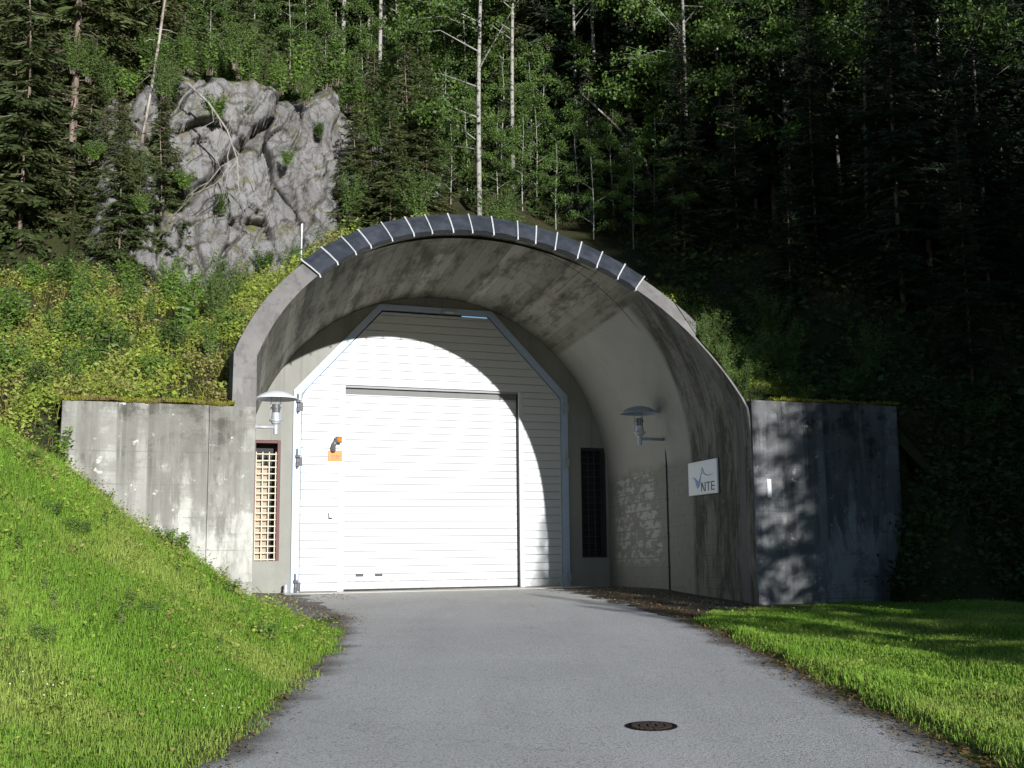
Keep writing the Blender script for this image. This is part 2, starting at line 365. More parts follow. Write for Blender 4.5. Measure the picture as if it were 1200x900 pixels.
# ------------------------------------------------------------------ road and ground heights
EY = np.array([-60., 4, 7.84, 9.02, 10.89, 13.76, 16.74, 18.8, 21., 23., 24.6])
EL = np.array([-2.6,-2.15,-2.10,-2.10,-2.15,-2.27,-2.56,-2.91,-3.75,-4.6,-4.9])
RY = np.array([-60., 4, 7.74, 10.33, 14.65, 18.14, 20.75, 23.69, 26.5])
RX = np.array([3.6, 3.2, 3.04, 2.95, 2.84, 2.66, 2.30, 1.75, 1.3])
def zr(Y): return -.028*(24.5-np.minimum(np.maximum(Y, -60), 24.5))*np.where(Y < 24.5, 1, 0)
def sst(x, a, b):
    t = np.clip((x-a)/(b-a), 0, 1); return t*t*(3-2*t)
GD = np.array([0, .25, 1.2, 2.15, 2.9, 3.67, 5., 7., 12, 40]); GZ = np.array([0, .06, .50, 1.15, 1.68, 2.45, 3.2, 3.9, 5.5, 12])
def hA(X, Y):
    X = np.asarray(X, float); Y = np.asarray(Y, float)
    u = CU*(X-OX)+SU*(Y-OY); v = SU*(X-OX)-CU*(Y-OY)
    z = zr(Y)
    dl = np.maximum(np.interp(Y, EY, EL)-X, 0); dr = np.maximum(X-np.interp(Y, RY, RX), 0)
    k = .62+.38*sst(Y, 7, 16.2)
    inside = sst(v, 7.4, 8.9)
    z = z + np.interp(dl, GD, GZ)*k*inside + .04*np.minimum(dl, 1)*(1-inside)
    fr = .12+.88*sst(v, 8.4, 11.)
    z = z + (np.minimum(dr, 12)*.014 + .05*sst(dr, 0, .3))*fr
    wav = .05*np.sin(X*1.7+.6*Y)*np.sin(Y*1.1-.4*X)+.03*np.sin(X*3.9+Y*2.3)
    z = z + wav*sst(dl+dr, .2, 1.2)*np.where(dr > 0, fr, 1)
    z = z - .06*sst(dl+dr, -.01, 0.) * 0
    # road itself sits a little above the sheet
    z = z - .012*(1-sst(dl+dr, 0, .12))
    # soil heaped along the right wall
    uw = 4.33-.14*v
    z = z + .03*sst(u, uw-1.4, uw-.1)*sst(v, 1.5, 4.5)*(1-sst(v, 8.6, 10.5))
    return z

# profile constants of the vault
CC, CZ, CR, KS, MS = -.05, 2.39, 4.38, -.14, .02
TH = .35
def vfront(z): return np.where(z > 3.3, 8.2-.79*(z-3.3), 8.2)
def zouter(u, v):
    x = u-KS*v-CC
    r = CR+np.where(x > 3.72, .05, TH)
    return np.where((np.abs(x) < r) & (x > -4.52), CZ+np.sqrt(np.maximum(r*r-x*x, 0))+MS*v, -5.)
ZONES = [
 (-9.6, [(-90,72),(-20,20.5),(-8,11.2),(-4,8.1),(-2,6.8),(0,5.9),(4,4.1),(7.7,2.35),(10,1.3),(12,0.3)]),
 (-8.2, [(-90,72),(-20,22.5),(-9,14.2),(-5.2,10.5),(-2.8,7.2),(-2,6.75),(0,6.0),(4,4.5),(7.2,3.15),(7.95,3.02),(9.5,1.7),(12,.1)]),
 (-7.2, [(-90,74),(-20,25),(-9,16.2),(-5.9,12.8),(-4.1,7.3),(-2.6,6.7),(0,6.0),(4,4.6),(7.2,3.2),(7.95,3.06),(9.5,1.7),(12,.1)]),
 (-5.2, [(-90,74),(-20,25.4),(-9,16.8),(-6.1,13.4),(-4.1,7.4),(-2.6,6.85),(0,6.2),(4,4.7),(7.2,3.2),(7.95,3.06)]),
 (-3.0, [(-90,74),(-20,25.4),(-9,16.8),(-6.4,13.4),(-4.2,8.0),(-2.8,7.4),(0,6.9),(4,5.6),(7.5,4.5)]),
 ( 0.0, [(-90,74),(-20,25),(-10,16.8),(-6.6,13.2),(-4.0,10.2),(-2.5,9.5),(0,8.6),(5,6.9),(8,6.)]),
 ( 3.0, [(-90,74),(-20,24.6),(-10,16.4),(-6,12.8),(-3.2,10.4),(0,8.2),(4,5.7),(7.95,3.44)]),
 ( 4.8, [(-90,74),(-20,24.5),(-10,16.2),(-6,13),(-3,10.4),(0,8.2),(3,6.2),(7,3.75),(7.95,3.46)]),
 ( 6.6, [(-90,74),(-20,24.5),(-10,16.4),(-6,13.2),(-3,10.8),(0,8.6),(3,6.8),(7,3.9),(7.95,3.5),(9.2,2.),(11.5,-.3),(12,-.6)]),
 ( 7.6, [(-90,74),(-20,24.5),(-10,16.6),(-6,13.4),(0,9.4),(5,6.4),(7.5,4.1),(9,2.4),(11.5,-.2),(12,-.5)]),
 (10.0, [(-90,74),(-20,24.5),(-10,16.6),(-6,13.4),(0,9.6),(5,6.8),(7.5,4.6),(9.3,2.0),(11.5,-.1),(12.5,-.5)]),
]
def hB(u, v):
    u = np.asarray(u, float); v = np.asarray(v, float)
    us = np.array([z[0] for z in ZONES])
    hs = np.stack([np.interp(v, *zip(*sorted(z[1]))) for z in ZONES])
    uc = np.clip(u, us[0], us[-1]); i = np.clip(np.searchsorted(us, uc)-1, 0, len(us)-2)
    t = (uc-us[i])/(us[i+1]-us[i]); t = t*t*(3-2*t)
    idx = np.indices(u.shape)
    a = np.take_along_axis(hs, i[None], 0)[0]; b = np.take_along_axis(hs, (i+1)[None], 0)[0]
    z = a*(1-t)+b*t
    fw = sst(v, 7.95, 8.2)*(u > 0); z = z*(1-fw)+fw*(-.9+(z+.9)*sst(u+.35*np.sin(v*2.1), 5.1, 6.7))
    n = (.22*np.sin(u*1.3+v*.7)*np.sin(v*1.1-u*.5)+.12*np.sin(u*3.1-v*2.3)*np.sin(v*2.9+.5*u)+.35*np.sin(u*.37+1)*np.sin(v*.31))
    z = z + n*sst(7.4-v, 0, 2.5)*sst(np.abs(u-KS*v-CC)-CR*(v > -.5), 0, 2)
    return np.where(v > -1.2, np.maximum(z, zouter(u, v)+.04), z)
def hill_at(x, y):
    u, v = L2(x, y); return float(hB(np.array([u]), np.array([v]))[0])
def gr_at(x, y): return float(hA(x, y))

# ------------------------------------------------------------------ ground sheet
def axis(*segs):
    out = []
    for a, b, st in segs: out += list(np.arange(a, b, st))
    return np.array(out+[segs[-1][1]])
gx = axis((-300,-60,40),(-60,-14,4),(-14,10,.2),(10,30,1.5),(30,80,5),(80,300,40)); gy = axis((-300,-60,40),(-60,-10,4),(-10,4,1.),(4,27.4,.2))
GX, GY = np.meshgrid(gx, gy)
GZv = hA(GX, GY)
def grid_faces(nr, nc):
    i = np.arange(nr-1)[:, None]*nc+np.arange(nc-1)[None]
    return np.stack([i, i+1, i+nc+1, i+nc], -1).reshape(-1, 4)
me = np_mesh('ground', np.stack([GX, GY, GZv], -1).reshape(-1, 3), grid_faces(*GX.shape), smooth=True)
kind(link('ground', me, M['ground']), 'structure')

# road sheet
ry = axis((-60,4,4.),(4,27.0,.2)); nx = 41
rl = np.interp(ry, EY, EL); rr = np.interp(ry, RY, RX)
rl = np.where(ry > 24.6, -4.9, rl)
wl_ = .06*np.sin(ry*3.1)+.05*np.sin(ry*7.7+1)+.03*np.sin(ry*15.)
wr_ = .07*np.sin(ry*2.7+2)+.05*np.sin(ry*6.3)+.03*np.sin(ry*13.)
rl = rl+wl_-.02; rr = rr+wr_+.02
t = np.linspace(0, 1, nx)[None]; RXg = rl[:, None]*(1-t)+rr[:, None]*t; RYg = np.repeat(ry[:, None], nx, 1)
RZg = zr(RYg)+.004+.02*(1-(2*t-1)**2)*sst(24.-RYg, 0, 4)
def clipdoor(X, Y):                                # stop the road in front of the concrete threshold
    u, v = L2(X, Y); d = np.maximum(.62-v, 0); return X+SU*d, Y-CU*d
RXg, RYg = clipdoor(RXg, RYg)
me = np_mesh('road', np.stack([RXg, RYg, RZg], -1).reshape(-1, 3), grid_faces(*RXg.shape), smooth=True)
edge = np.minimum(RXg-RXg[:, :1], RXg[:, -1:]-RXg); a = me.attributes.new('edge', 'FLOAT', 'POINT'); a.data.foreach_set('value', edge.ravel().astype('f4'))
kind(link('road', me, M['asphalt']), 'structure')
b = MB(); b.box(-3.6, 3.5, -.72, .02, -.4, .018, .01)
ap = b.build('threshold', M['apron']); ap.location = W(0,0); ap.rotation_euler = (0,0,PHI); kind(ap, 'structure')

# ------------------------------------------------------------------ hillside sheet
bu = axis((-90,-30,8),(-30,-13,1.2),(-13,12.4,.16),(12.4,30,1.2),(30,110,8))
bs = axis((0,1.2,.12),(1.2,16,.28),(16,30,1.),(30,100,5.))
BU = np.repeat(bu[None], len(bs), 0)
v0 = np.full(len(bu), 7.99)
for _ in range(8):
    zo = zouter(bu, v0); vv = np.where(zo > 3.3, vfront(zo)-.03, 7.99); v0 = .5*v0+.5*np.minimum(vv, 7.99)
v0 = np.where((bu < -8.1) | (bu > 6.37), 12., v0)
BV = v0[None]-bs[:, None]
BZ = hB(BU, BV)
BZ -= (.45*(1-sst(bs, 0, .3)))[:, None]*((bu > -8.1) & (bu < 6.37) & ~((bu-KS*v0-CC > 3.45) & (bu-KS*v0-CC < 4.5)))[None]
hw = np.array([[W(a, b_, c) for a, b_, c in zip(r1, r2, r3)] for r1, r2, r3 in zip(BU, BV, BZ)]).reshape(-1, 3)
me = np_mesh('hillside', hw, grid_faces(*BU.shape)[:, ::-1], smooth=True)
kind(link('hillside', me, M['hill']), 'structure')
bu2 = axis((4.7,9.2,.13)); bv2 = axis((7.75,12.4,.15))[::-1]; BU2, BV2 = np.meshgrid(bu2, bv2); BZ2 = hB(BU2, BV2)-.04*(BU2 > 6.2)
me = np_mesh('hillside_toe', np.stack([OX+CU*BU2+SU*BV2, OY+SU*BU2-CU*BV2, BZ2], -1).reshape(-1, 3), grid_faces(*BU2.shape), smooth=True)
kind(link('hillside', me, M['hill']), 'structure')
# bare soil along the right wall and gravel in front of the left window
def patch(name, mat, us, vs, lo, hi, dz):
    U3, V3 = np.meshgrid(np.linspace(0, 1, us), vs); U3 = lo(V3)*(1-U3)+hi(V3)*U3
    X3 = OX+CU*U3+SU*V3; Y3 = OY+SU*U3-CU*V3
    me = np_mesh(name, np.stack([X3, Y3, np.maximum(hA(X3, Y3), zr(Y3)-.004)+dz], -1).reshape(-1, 3), grid_faces(*U3.shape)[:, ::-1], smooth=True)
    kind(link(name, me, mat), 'structure')
vv_ = axis((.75,9.3,.15))
def redge(v):                                          # road edge in the portal frame
    yy = np.linspace(10, 26.5, 200); uu_, v_ = L2(np.interp(yy, RY, RX), yy); o = np.argsort(v_); return np.interp(v, v_[o], uu_[o])
def ledge(v):
    yy = np.linspace(10, 26.5, 200); uu_, v_ = L2(np.interp(yy, EY, EL), yy); o = np.argsort(v_); return np.interp(v, v_[o], uu_[o])
patch('soil', M['soil'], 24, vv_, lambda v: redge(v)-.35+.15*np.sin(v*5)+.1*np.sin(v*11), lambda v: 4.36-.14*v+.02+.0*v, .012)
patch('gravel_strip', M['gravel'], 24, axis((.75,6.6,.15)), lambda v: -4.24-.14*v, lambda v: np.maximum(ledge(v)+.5+.12*np.sin(v*6), -4.2-.14*v+.1), .012)

# ------------------------------------------------------------------ cliff (fractured rock face)
def fracture(P, seed, n, ext, amp, tilt, warp=.35, aniso=(1., 1.), groove=0., gw=.06):
    rg = np.random.default_rng(seed)
    c = rg.uniform([ext[0], ext[2]], [ext[1], ext[3]], (n, 2)); off = rg.uniform(-amp, amp, n); g = rg.normal(0, tilt, (n, 2))
    Q = P.copy()
    Q[:, 0] += warp*np.sin(P[:, 1]*1.9+seed)+.4*warp*np.sin(P[:, 1]*5.1+P[:, 0]*2)
    Q[:, 1] += warp*np.sin(P[:, 0]*1.6+2*seed)+.4*warp*np.sin(P[:, 0]*4.7-P[:, 1]*3)
    d = np.stack([(((Q-cc)*np.array(aniso))**2).sum(1) for cc in c], 1)
    k = d.argmin(1); o = off[k]+((Q-c[k])*g[k]).sum(1)
    if groove:
        f = np.sqrt(np.partition(d, 1, 1)[:, :2]); o -= groove*np.clip(1-(f[:, 1]-f[:, 0])/(1.5*gw), 0, 1)*(.35+.65*(np.sin(P[:, 0]*2.3+seed)*np.sin(P[:, 1]*1.9) > -.25))
    return o
def make_cliff(u0, u1, z0, z1, vbase, lean, seed, topfun, nu=300, nz=230, amp=1.):
    uu = np.linspace(u0, u1, nu); tt = np.linspace(0, 1, nz)
    U_, T_ = np.meshgrid(uu, tt)
    zt = topfun(uu)[None]
    Z_ = z0+(zt-z0)*T_
    P = np.stack([U_.ravel(), Z_.ravel()], 1)
    ext = (u0-1, u1+1, z0-1, z1+1)
    d = fracture(P, seed, 16, ext, .40*amp, .12, .16, (1.15, .6), .45, .09)+fracture(P, seed+1, 110, ext, .26*amp, .15, .10, (1.5, .7), .25, .06)+fracture(P, seed+2, 520, ext, .14, .16, .04, (1.4, .7), .10, .04)+fracture(P, seed+3, 1500, ext, .05, .12, .02, (1., 1.))
    nz_ = np.array([noise.fractal(Vector((p[0]*1.4, p[1]*1.4, seed)), 1., 2.1, 5) for p in P])
    d += .025*nz_
    V_ = vbase(U_.ravel()) - lean*(Z_.ravel()-z0) + d
    top = np.clip((T_.ravel()-.86)/.14, 0, 1); V_ -= 2.4*top**1.6
    side = np.minimum(np.clip((U_.ravel()-u0)/.9, 0, 1), np.clip((u1-U_.ravel())/.9, 0, 1)); V_ -= 1.7*(1-side)**1.4
    co = np.stack([OX+CU*U_.ravel()+SU*V_, OY+SU*U_.ravel()-CU*V_, Z_.ravel()+.02*nz_], 1)
    return np_mesh('cliff', co, grid_faces(nz, nu))
ct = lambda u: 13.0+.3*np.sin(u*1.1+2)+.2*np.sin(u*2.9)+.9*sst(u, -6.8, -4.6)-1.3*sst(u, -2, 1.2)
me = make_cliff(-8.2, 2.4, 6.0, 14.5, lambda u: -1.9-.22*np.maximum(u+3, 0), .30, 11, ct)
kind(link('cliff', me, M['rock']), 'structure')
me = make_cliff(4.2, 8.6, 8.0, 12.0, lambda u: -.6-.1*u, .5, 31, lambda u: 11.4+.4*np.sin(u*2), 110, 80, .9)
kind(link('cliff', me, M['rock']), 'structure')

# ------------------------------------------------------------------ tunnel portal
POR = thing('tunnel_portal', 'arched concrete tunnel portal with flared collar round the white gate', 'tunnel portal', W(0,0), PHI)
def TR(a): return .04+(TH-.04)*float(sst(a, R(30), R(33)))
prof = []                                             # inner x, inner z, outer x, outer z
XR = CC+CR; XL = -4.22
zl = CZ+math.sqrt(CR**2-(XL-CC)**2); zlo = CZ+math.sqrt((CR+TH)**2-(XL-TH-CC)**2)
for i in range(13):
    z = -.6+(CZ+.6)*i/12; prof.append((XR, z, XR+.04, z))
a1 = PI-math.asin((zl-CZ)/CR); a1o = PI-math.asin((zlo-CZ)/(CR+TH))
for i in range(1, 65):
    a = a1*i/64; ao = a1o*i/64
    ro = CR+TR(a); ao = a if a < R(90) else ao
    prof.append((CC+CR*math.cos(a), CZ+CR*math.sin(a), CC+ro*math.cos(ao), CZ+ro*math.sin(ao)))
for i in range(1, 11):
    prof.append((XL, zl+(-.6-zl)*i/10, XL-TH, zlo+(-.6-zlo)*i/10))
def fr_v(z):
    v = (8.2-.79*(z-3.3))/(1+.79*MS) if z+MS*8.2 > 3.3 else 8.15
    return min(v, 8.15)
b = MB(); b.uv = []
NTT = 25; n = len(prof); s_ = 0.; sl = [0.]
for i in range(1, n): s_ += math.hypot(prof[i][0]-prof[i-1][0], prof[i][1]-prof[i-1][1]); sl.append(s_)
for which in (0, 2):
    for j in range(NTT):
        for i in range(n):
            x, z = prof[i][which], prof[i][which+1]
            v = -.35+(fr_v(z)+.35)*j/(NTT-1)
            b.v.append((x+KS*v, -v, z+MS*max(v, 0))); b.uv.append((sl[i], v))
def idx(w, j, i): return (w*NTT+j)*n+i
for j in range(NTT-1):
    for i in range(n-1):
        b.f.append((idx(0,j,i), idx(0,j,i+1), idx(0,j+1,i+1), idx(0,j+1,i)))
        b.f.append((idx(1,j,i+1), idx(1,j,i), idx(1,j+1,i), idx(1,j+1,i+1)))
b.build('vault', M['vault'], POR)
b = MB()                                               # front ring of the collar, a hair proud of the vault ends
fi = []; fo = []
for i in range(n):
    for lst, w in ((fi, 0), (fo, 2)):
        x, z = prof[i][w], prof[i][w+1]; v = fr_v(z); lst.append((x+KS*v, -v, z+MS*v))
vs = []; 
for i in range(n): vs += [fi[i], fo[i], (fo[i][0], fo[i][1]+.5, fo[i][2])]
fs = []
for i in range(n-1):
    p, q = 3*i, 3*(i+1); fs += [(p, q, q+1, p+1), (p+1, q+1, q+2, p+2)]
b.add(vs, fs); b.build('collar', M['coping'], POR)

# wing walls (things of their own)
def inner_u(side, v): return (XR if side > 0 else XL)+KS*v
def wing(name, label, mat, side, far, top, groove=None):
    t = thing(name, label, 'retaining wall', W(inner_u(side, 8.2)+side*1.5, 7.9, 0), PHI)
    off = (inner_u(side, 8.2)+side*1.5, -7.9, 0)
    b = MB(); x0 = inner_u(side, 8.2)+side*.006; xs = [x0, x0+side*.66, far] if groove else [x0, far]
    for i in range(len(xs)-1):
        a, c = xs[i]+(side*.008 if i else 0), xs[i+1]; a2 = a-KS*.58 if i == 0 else a
        q = [(a,-8.2),(c,-8.2),(c,-7.62),(a2,-7.62)]
        if side < 0: q = q[::-1]
        b.add([(x,y,-1.2) for x,y in q]+[(x,y,top[i]) for x,y in q], [(0,3,2,1),(4,5,6,7)]+[(k,(k+1)%4,4+(k+1)%4,4+k) for k in range(4)])
    b.build('wall_slab', mat, t, off)
    return t
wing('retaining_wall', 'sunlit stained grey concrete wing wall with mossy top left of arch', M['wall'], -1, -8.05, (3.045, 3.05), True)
rw = wing('retaining_wall', 'shaded dark streaky concrete wing wall right of arch', M['wall_shaded'], 1, 6.3, (3.46,), False)
b = MB(); b.box(-.04, .04, -.02, 0, -.16, .16, .004); b.box(-.025, .025, -.03, -.02, -.13, .13)
o = b.build('wall_plate', M['white']); o.location = W(3.48, 8.2, 1.92); o.rotation_euler = (0,0,PHI)
tag(o, 'small narrow white plate on the shaded right wing wall', 'wall plate')

# bulkhead wall with openings
import bmesh
OCT = [(-3.17,0),(-3.17,4.36),(-1.34,6.36),(1.22,6.36),(3.06,4.48),(3.06,0)]
FRO = [(-3.34,-.45),(-3.34,4.43),(-1.42,6.50),(1.31,6.50),(3.23,4.55),(3.23,-.45)]
WINL = (-4.19,-3.62,.70,3.32); WINR = (3.60,4.26,.68,3.32)
def bulkhead():
    bm = bmesh.new()
    outer = [(p[0]-math.copysign(.004, p[0]), p[1]-.004) for p in prof if p[1] > -.35]
    outer = [(outer[0][0], -.45)]+outer+[(outer[-1][0], -.45)]
    # the gate opening cuts the bottom edge, so weave it into the outer loop
    loop = outer+[FRO[0], *FRO[1:5], FRO[5]]
    def addloop(pts):
        v = [bm.verts.new((x, 0, z)) for x, z in pts]
        return [bm.edges.new((v[i], v[(i+1) % len(v)])) for i in range(len(v))]
    ed = addloop(loop)
    for w in (WINL, WINR): ed += addloop([(w[0],w[2]),(w[1],w[2]),(w[1],w[3]),(w[0],w[3])])
    r = bmesh.ops.triangle_fill(bm, use_beauty=True, use_dissolve=False, edges=ed)
    fs = [g for g in r['geom'] if isinstance(g, bmesh.types.BMFace)]
    ex = bmesh.ops.extrude_face_region(bm, geom=fs)
    for g in ex['geom']:
        if isinstance(g, bmesh.types.BMVert): g.co.y += .34
    bmesh.ops.recalc_face_normals(bm, faces=bm.faces)
    me = bpy.data.meshes.new('bulkhead'); bm.to_mesh(me); bm.free()
    return me
link('bulkhead', bulkhead(), M['bulk'], POR)

# membrane cover over the crown of the collar with straps
def ring_pt(a, rad, out=0.0):                          # point on the slanted ring plane, lifted along its normal
    x = CC+rad*math.cos(a); z = CZ+rad*math.sin(a); v = fr_v(z)
    nv, nz = 1/math.hypot(1, .79), .79/math.hypot(1, .79)
    return Vector((x+KS*v, -v-out*nv, z+MS*v+out*nz))
def cover():
    t0, t1 = R(48.2), R(136.5); N_ = 110
    b = MB(); rows = [(-.30, 'o'), (TH+.03, .0), (TH+.03, .03), (TH*.66, .045), (TH*.33, .04), (-.02, .03), (-.035, -.10)]
    vs = []
    for i in range(N_+1):
        a = t0+(t1-t0)*i/N_; w = abs(math.sin((i/N_)*16*PI))
        for q, (dr, out) in enumerate(rows):
            if out == 'o': p = ring_pt(a, CR+TH+.03); p = p+Vector((0, .55, 0.0))
            elif q == 6: p = ring_pt(a, CR-.035); p = p+Vector((0, .10+.015*w, 0)); 
            else: p = ring_pt(a, CR+dr, out+.02*w*(1 if 2 < q < 6 else 0)+.008*noise.noise(Vector((a*30, q*2., 0))))
            vs.append(p)
    m_ = len(rows); fs = [(i*m_+k, (i+1)*m_+k, (i+1)*m_+k+1, i*m_+k+1) for i in range(N_) for k in range(m_-1)]
    b.add(vs, fs); o = b.build('membrane_cover', M['membrane'], POR, smooth=False)
    N_s = 17
    for i in range(N_s):
        a = t0+(t1-t0)*i/(N_s-1)+(.012*math.sin(i*2.7+1)*math.sin(i*1.3) if 0 < i < N_s-1 else 0); da = .0027
        s = MB(); vs = []
        pth = [(CR+TH+.05, .0), (CR+TH+.04, .045), (CR+TH*.5, .055), (CR-.03, .045), (CR-.05, -.03), (CR-.05, -.09)]
        for k, (rad, out) in enumerate(pth):
            for sgn in (-1, 1):
                for ex_ in (0, .012):
                    p = ring_pt(a+sgn*da*(1+.12*math.sin(i*3.)), rad, out+ex_)
                    if k >= 4: p = ring_pt(a+sgn*da, CR-.05-ex_, 0)+Vector((0, -.04+.09*(k-4), 0))
                    vs.append(p)
        fs = []
        for k in range(len(pth)-1):
            A = 4*k; B_ = 4*(k+1)
            fs += [(A+1, B_+1, B_+3, A+3), (A, A+2, B_+2, B_), (A, B_, B_+1, A+1), (A+2, A+3, B_+3, B_+2)]
        s.add(vs, fs); s.build('strap', M['strap'], o)
cover()

# ------------------------------------------------------------------ gate
G = thing('tunnel_gate', 'white boarded eight-sided gate with a roller door inside', 'gate', W(0,0), PHI)
def octx(z):                                           # clear width of the gate leaf at height z
    l = -3.17 if z < 4.36 else -3.17+(z-4.36)*(1.83/2.0); r = 3.06 if z < 4.48 else 3.06-(z-4.48)*(1.84/1.88)
    return l, r
DL, DR, DH = -2.19, 1.99, 4.55
b = MB(); c = MB(); ph = .1845
def plank(b, z0, z1, xl, xr, y0=-.03, y1=.02):
    l0, r0 = octx(z0); l1, r1 = octx(z1)
    x00 = l0 if xl is None else xl; x01 = l1 if xl is None else xl
    x10 = r0 if xr is None else xr; x11 = r1 if xr is None else xr
    g = .0042; cz = .008
    pr = [(y1, z0+g), (y0+cz*.7, z0+g), (y0, z0+g+cz), (y0, z1-g-cz), (y0+cz*.7, z1-g), (y1, z1-g)]
    vs = []
    for (y, z) in pr:
        f = (z-z0)/(z1-z0); vs += [(x00*(1-f)+x01*f, y, z), (x10*(1-f)+x11*f, y, z)]
    k = len(pr); fs = []
    for i in range(k):
        j = (i+1) % k; fs.append((2*i, 2*j, 2*j+1, 2*i+1))
    fs += [tuple(2*i for i in range(k)), tuple(2*i+1 for i in range(k-1, -1, -1))]
    b.add(vs, fs)
z = .03
while z < 6.33:
    z1 = min(z+ph, 6.35)
    brk = [zz for zz in (4.36, 4.48) if z+.01 < zz < z1-.01]
    if z1 <= DH+.06:
        plank(b, z, z1, None, DL-.15); plank(b, z, z1, DR+.11, None)
    elif z < DH+.06: z1 = DH+.06+1e-6; plank(b, z, z1, None, DL-.15); plank(b, z, z1, DR+.11, None)
    else: plank(b, z, z1, None, None)
    z = z1
b.build('fixed_panel', M['door'], G)
b = MB(); b.prism([(-3.165,.02),(-3.165,4.36),(-1.34,6.35),(1.22,6.35),(3.055,4.48),(3.055,.02),(DR+.012,.02),(DR+.012,DH+.012),(DL-.012,DH+.012),(DL-.012,.02)], .021, .055)
b.build('backing_board', M['lining'], G)
for xa, xb in ((DL-.148, DL-.004), (DR+.004, DR+.108)):
    b = MB(); b.box(xa, xb, -.036, .02, .0, DH+.055, .006); b.build('door_jamb', M['door'], G)
b = MB(); z = .05
while z < DH-.13:
    z1 = min(z+.167, DH-.12); plank(b, z, z1, DL-.05, DR+.05, .125, .17); z = z1
rd = b.build('roller_door', M['door'], G)
b = MB(); b.box(DL-.05, DR+.05, .118, .16, DH-.128, DH+.3, .004); b.build('lintel_shade_strip', M['lintel_shade'], rd)  # grey strip paints the lintel's shadow across the door top
b = MB(); b.box(DL-.05, DR+.05, .120, .165, .019, .054, .004); b.build('bottom_seal', M['dark'], rd)
b = MB(); b.box(DL-.06, DR+.06, .172, .19, .02, DH+.3); b.build('door_backing', M['lining'], rd)
for cx in (-1.80, -1.36):
    b = MB(); b.box(cx-.085, cx+.085, .105, .13, .33, .385, .008); b.box(cx-.07, cx+.07, .095, .106, .345, .37); b.build('handle', M['black'], rd)
b = MB(); b.box(DR-.01, DR+.008, .02, .13, .02, DH+.012); b.build('jamb_shade_strip', M['dark'], rd)  # dark strip stands for the shade on the right jamb's return
# steel frame
b = MB(); inn = [(-3.19,-.02),(-3.19,4.37),(-1.35,6.39),(1.23,6.39),(3.08,4.49),(3.08,-.02)]; outp = [(-3.36,-.02),(-3.36,4.44),(-1.43,6.52),(1.32,6.52),(3.25,4.56),(3.25,-.02)]
for i in range(5):
    q = [outp[i], outp[i+1], inn[i+1], inn[i]]; b.prism(q, -.055, .06)
b.build('gate_frame', M['frame'], G)
def hinge(x, z, light):
    b = MB(); b.box(x-.035, x+.035, -.115, -.056, z-.16, z-.06, .008); b.box(x-.045, x+.045, -.125, -.056, z+.04, z+.10, .008)
    b.tube([(x-.01, -.085, z-.2), (x-.01, -.085, z+.24)], .016, 8); b.box(x+.02, x+.11, -.075, -.056, z-.13, z+.05, .006)
    b.build('hinge', M['galv'] if light else M['black'], G)
for z in (4.12, 2.9, .18): hinge(-3.26, z, False)
for z in (4.30, 2.98, .26): hinge(3.16, z, True)
b = MB(); b.box(.06, .42, -.13, -.056, 6.39, 6.47, .01); b.build('frame_light', M['galv'], G)
b = MB(); b.box(.14, .34, -.15, -.131, 6.385, 6.43, .006); b.build('lamp_lens', M['lampwhite'], G)

o = thing('warning_beacon', 'orange warning beacon above an orange plate on the white gate', 'beacon', W(-2.41, .03, 2.9), PHI)
off = (-2.41, -.03, 2.9)
b = MB(); b.box(-2.57, -2.26, -.055, -.034, 2.88, 3.115, .006)
b.tube([(-2.415,-.062,3.135),(-2.415,-.03,3.135)], .02, 8)
pl = b.build('sign_plate', M['orange'], o, off)
b = MB(); xx = -2.51; rg = random.Random(4)
for row, zz in ((0, 2.985), (1, 2.935)):
    xx = -2.50 + .0*row
    while xx < -2.32:
        w_ = rg.choice((.010, .014, .018))
        b.box(xx, xx+w_, -.058, -.0555, zz, zz+rg.choice((.018, .022, .026)) - .004*row); xx += w_+rg.choice((.006, .006, .022))
b.build('lettering', M['ink'], pl, off)
b = MB(); b.tube([(-2.47,-.035,3.10),(-2.475,-.09,3.17),(-2.46,-.13,3.26),(-2.42,-.15,3.33)], [.06,.058,.05,.045], 12); b.box(-2.44,-2.30,-.20,-.13,3.28,3.42,.012)
b.build('bracket', M['glass'], o, off, True)
b = MB(); b.lathe([(.001,.0),(.03,.004),(.052,.02),(.058,.05)], 0, 0, 20)
ob = MB(); ob.v = [(-2.36+x, -.255+zv, 3.345+y) for x, y, zv in b.v]; ob.f = b.f; ob.build('lens', M['amber'], o, off, True)

o = thing('key_switch', 'small grey key switch on white boards below the orange beacon', 'switch', W(-2.5, .03, 1.68), PHI); off = (-2.5,-.03,1.68)
b = MB(); b.box(-2.535,-2.465,-.075,-.034,1.63,1.73,.008); b.build('switch_box', M['lampwhite'], o, off)
b = MB(); b.box(-2.545,-2.47,-.09,-.034,1.605,1.632,.004); b.box(-2.548,-2.536,-.07,-.034,1.60,1.74,.002); b.build('switch_rim', M['black'], o, off)

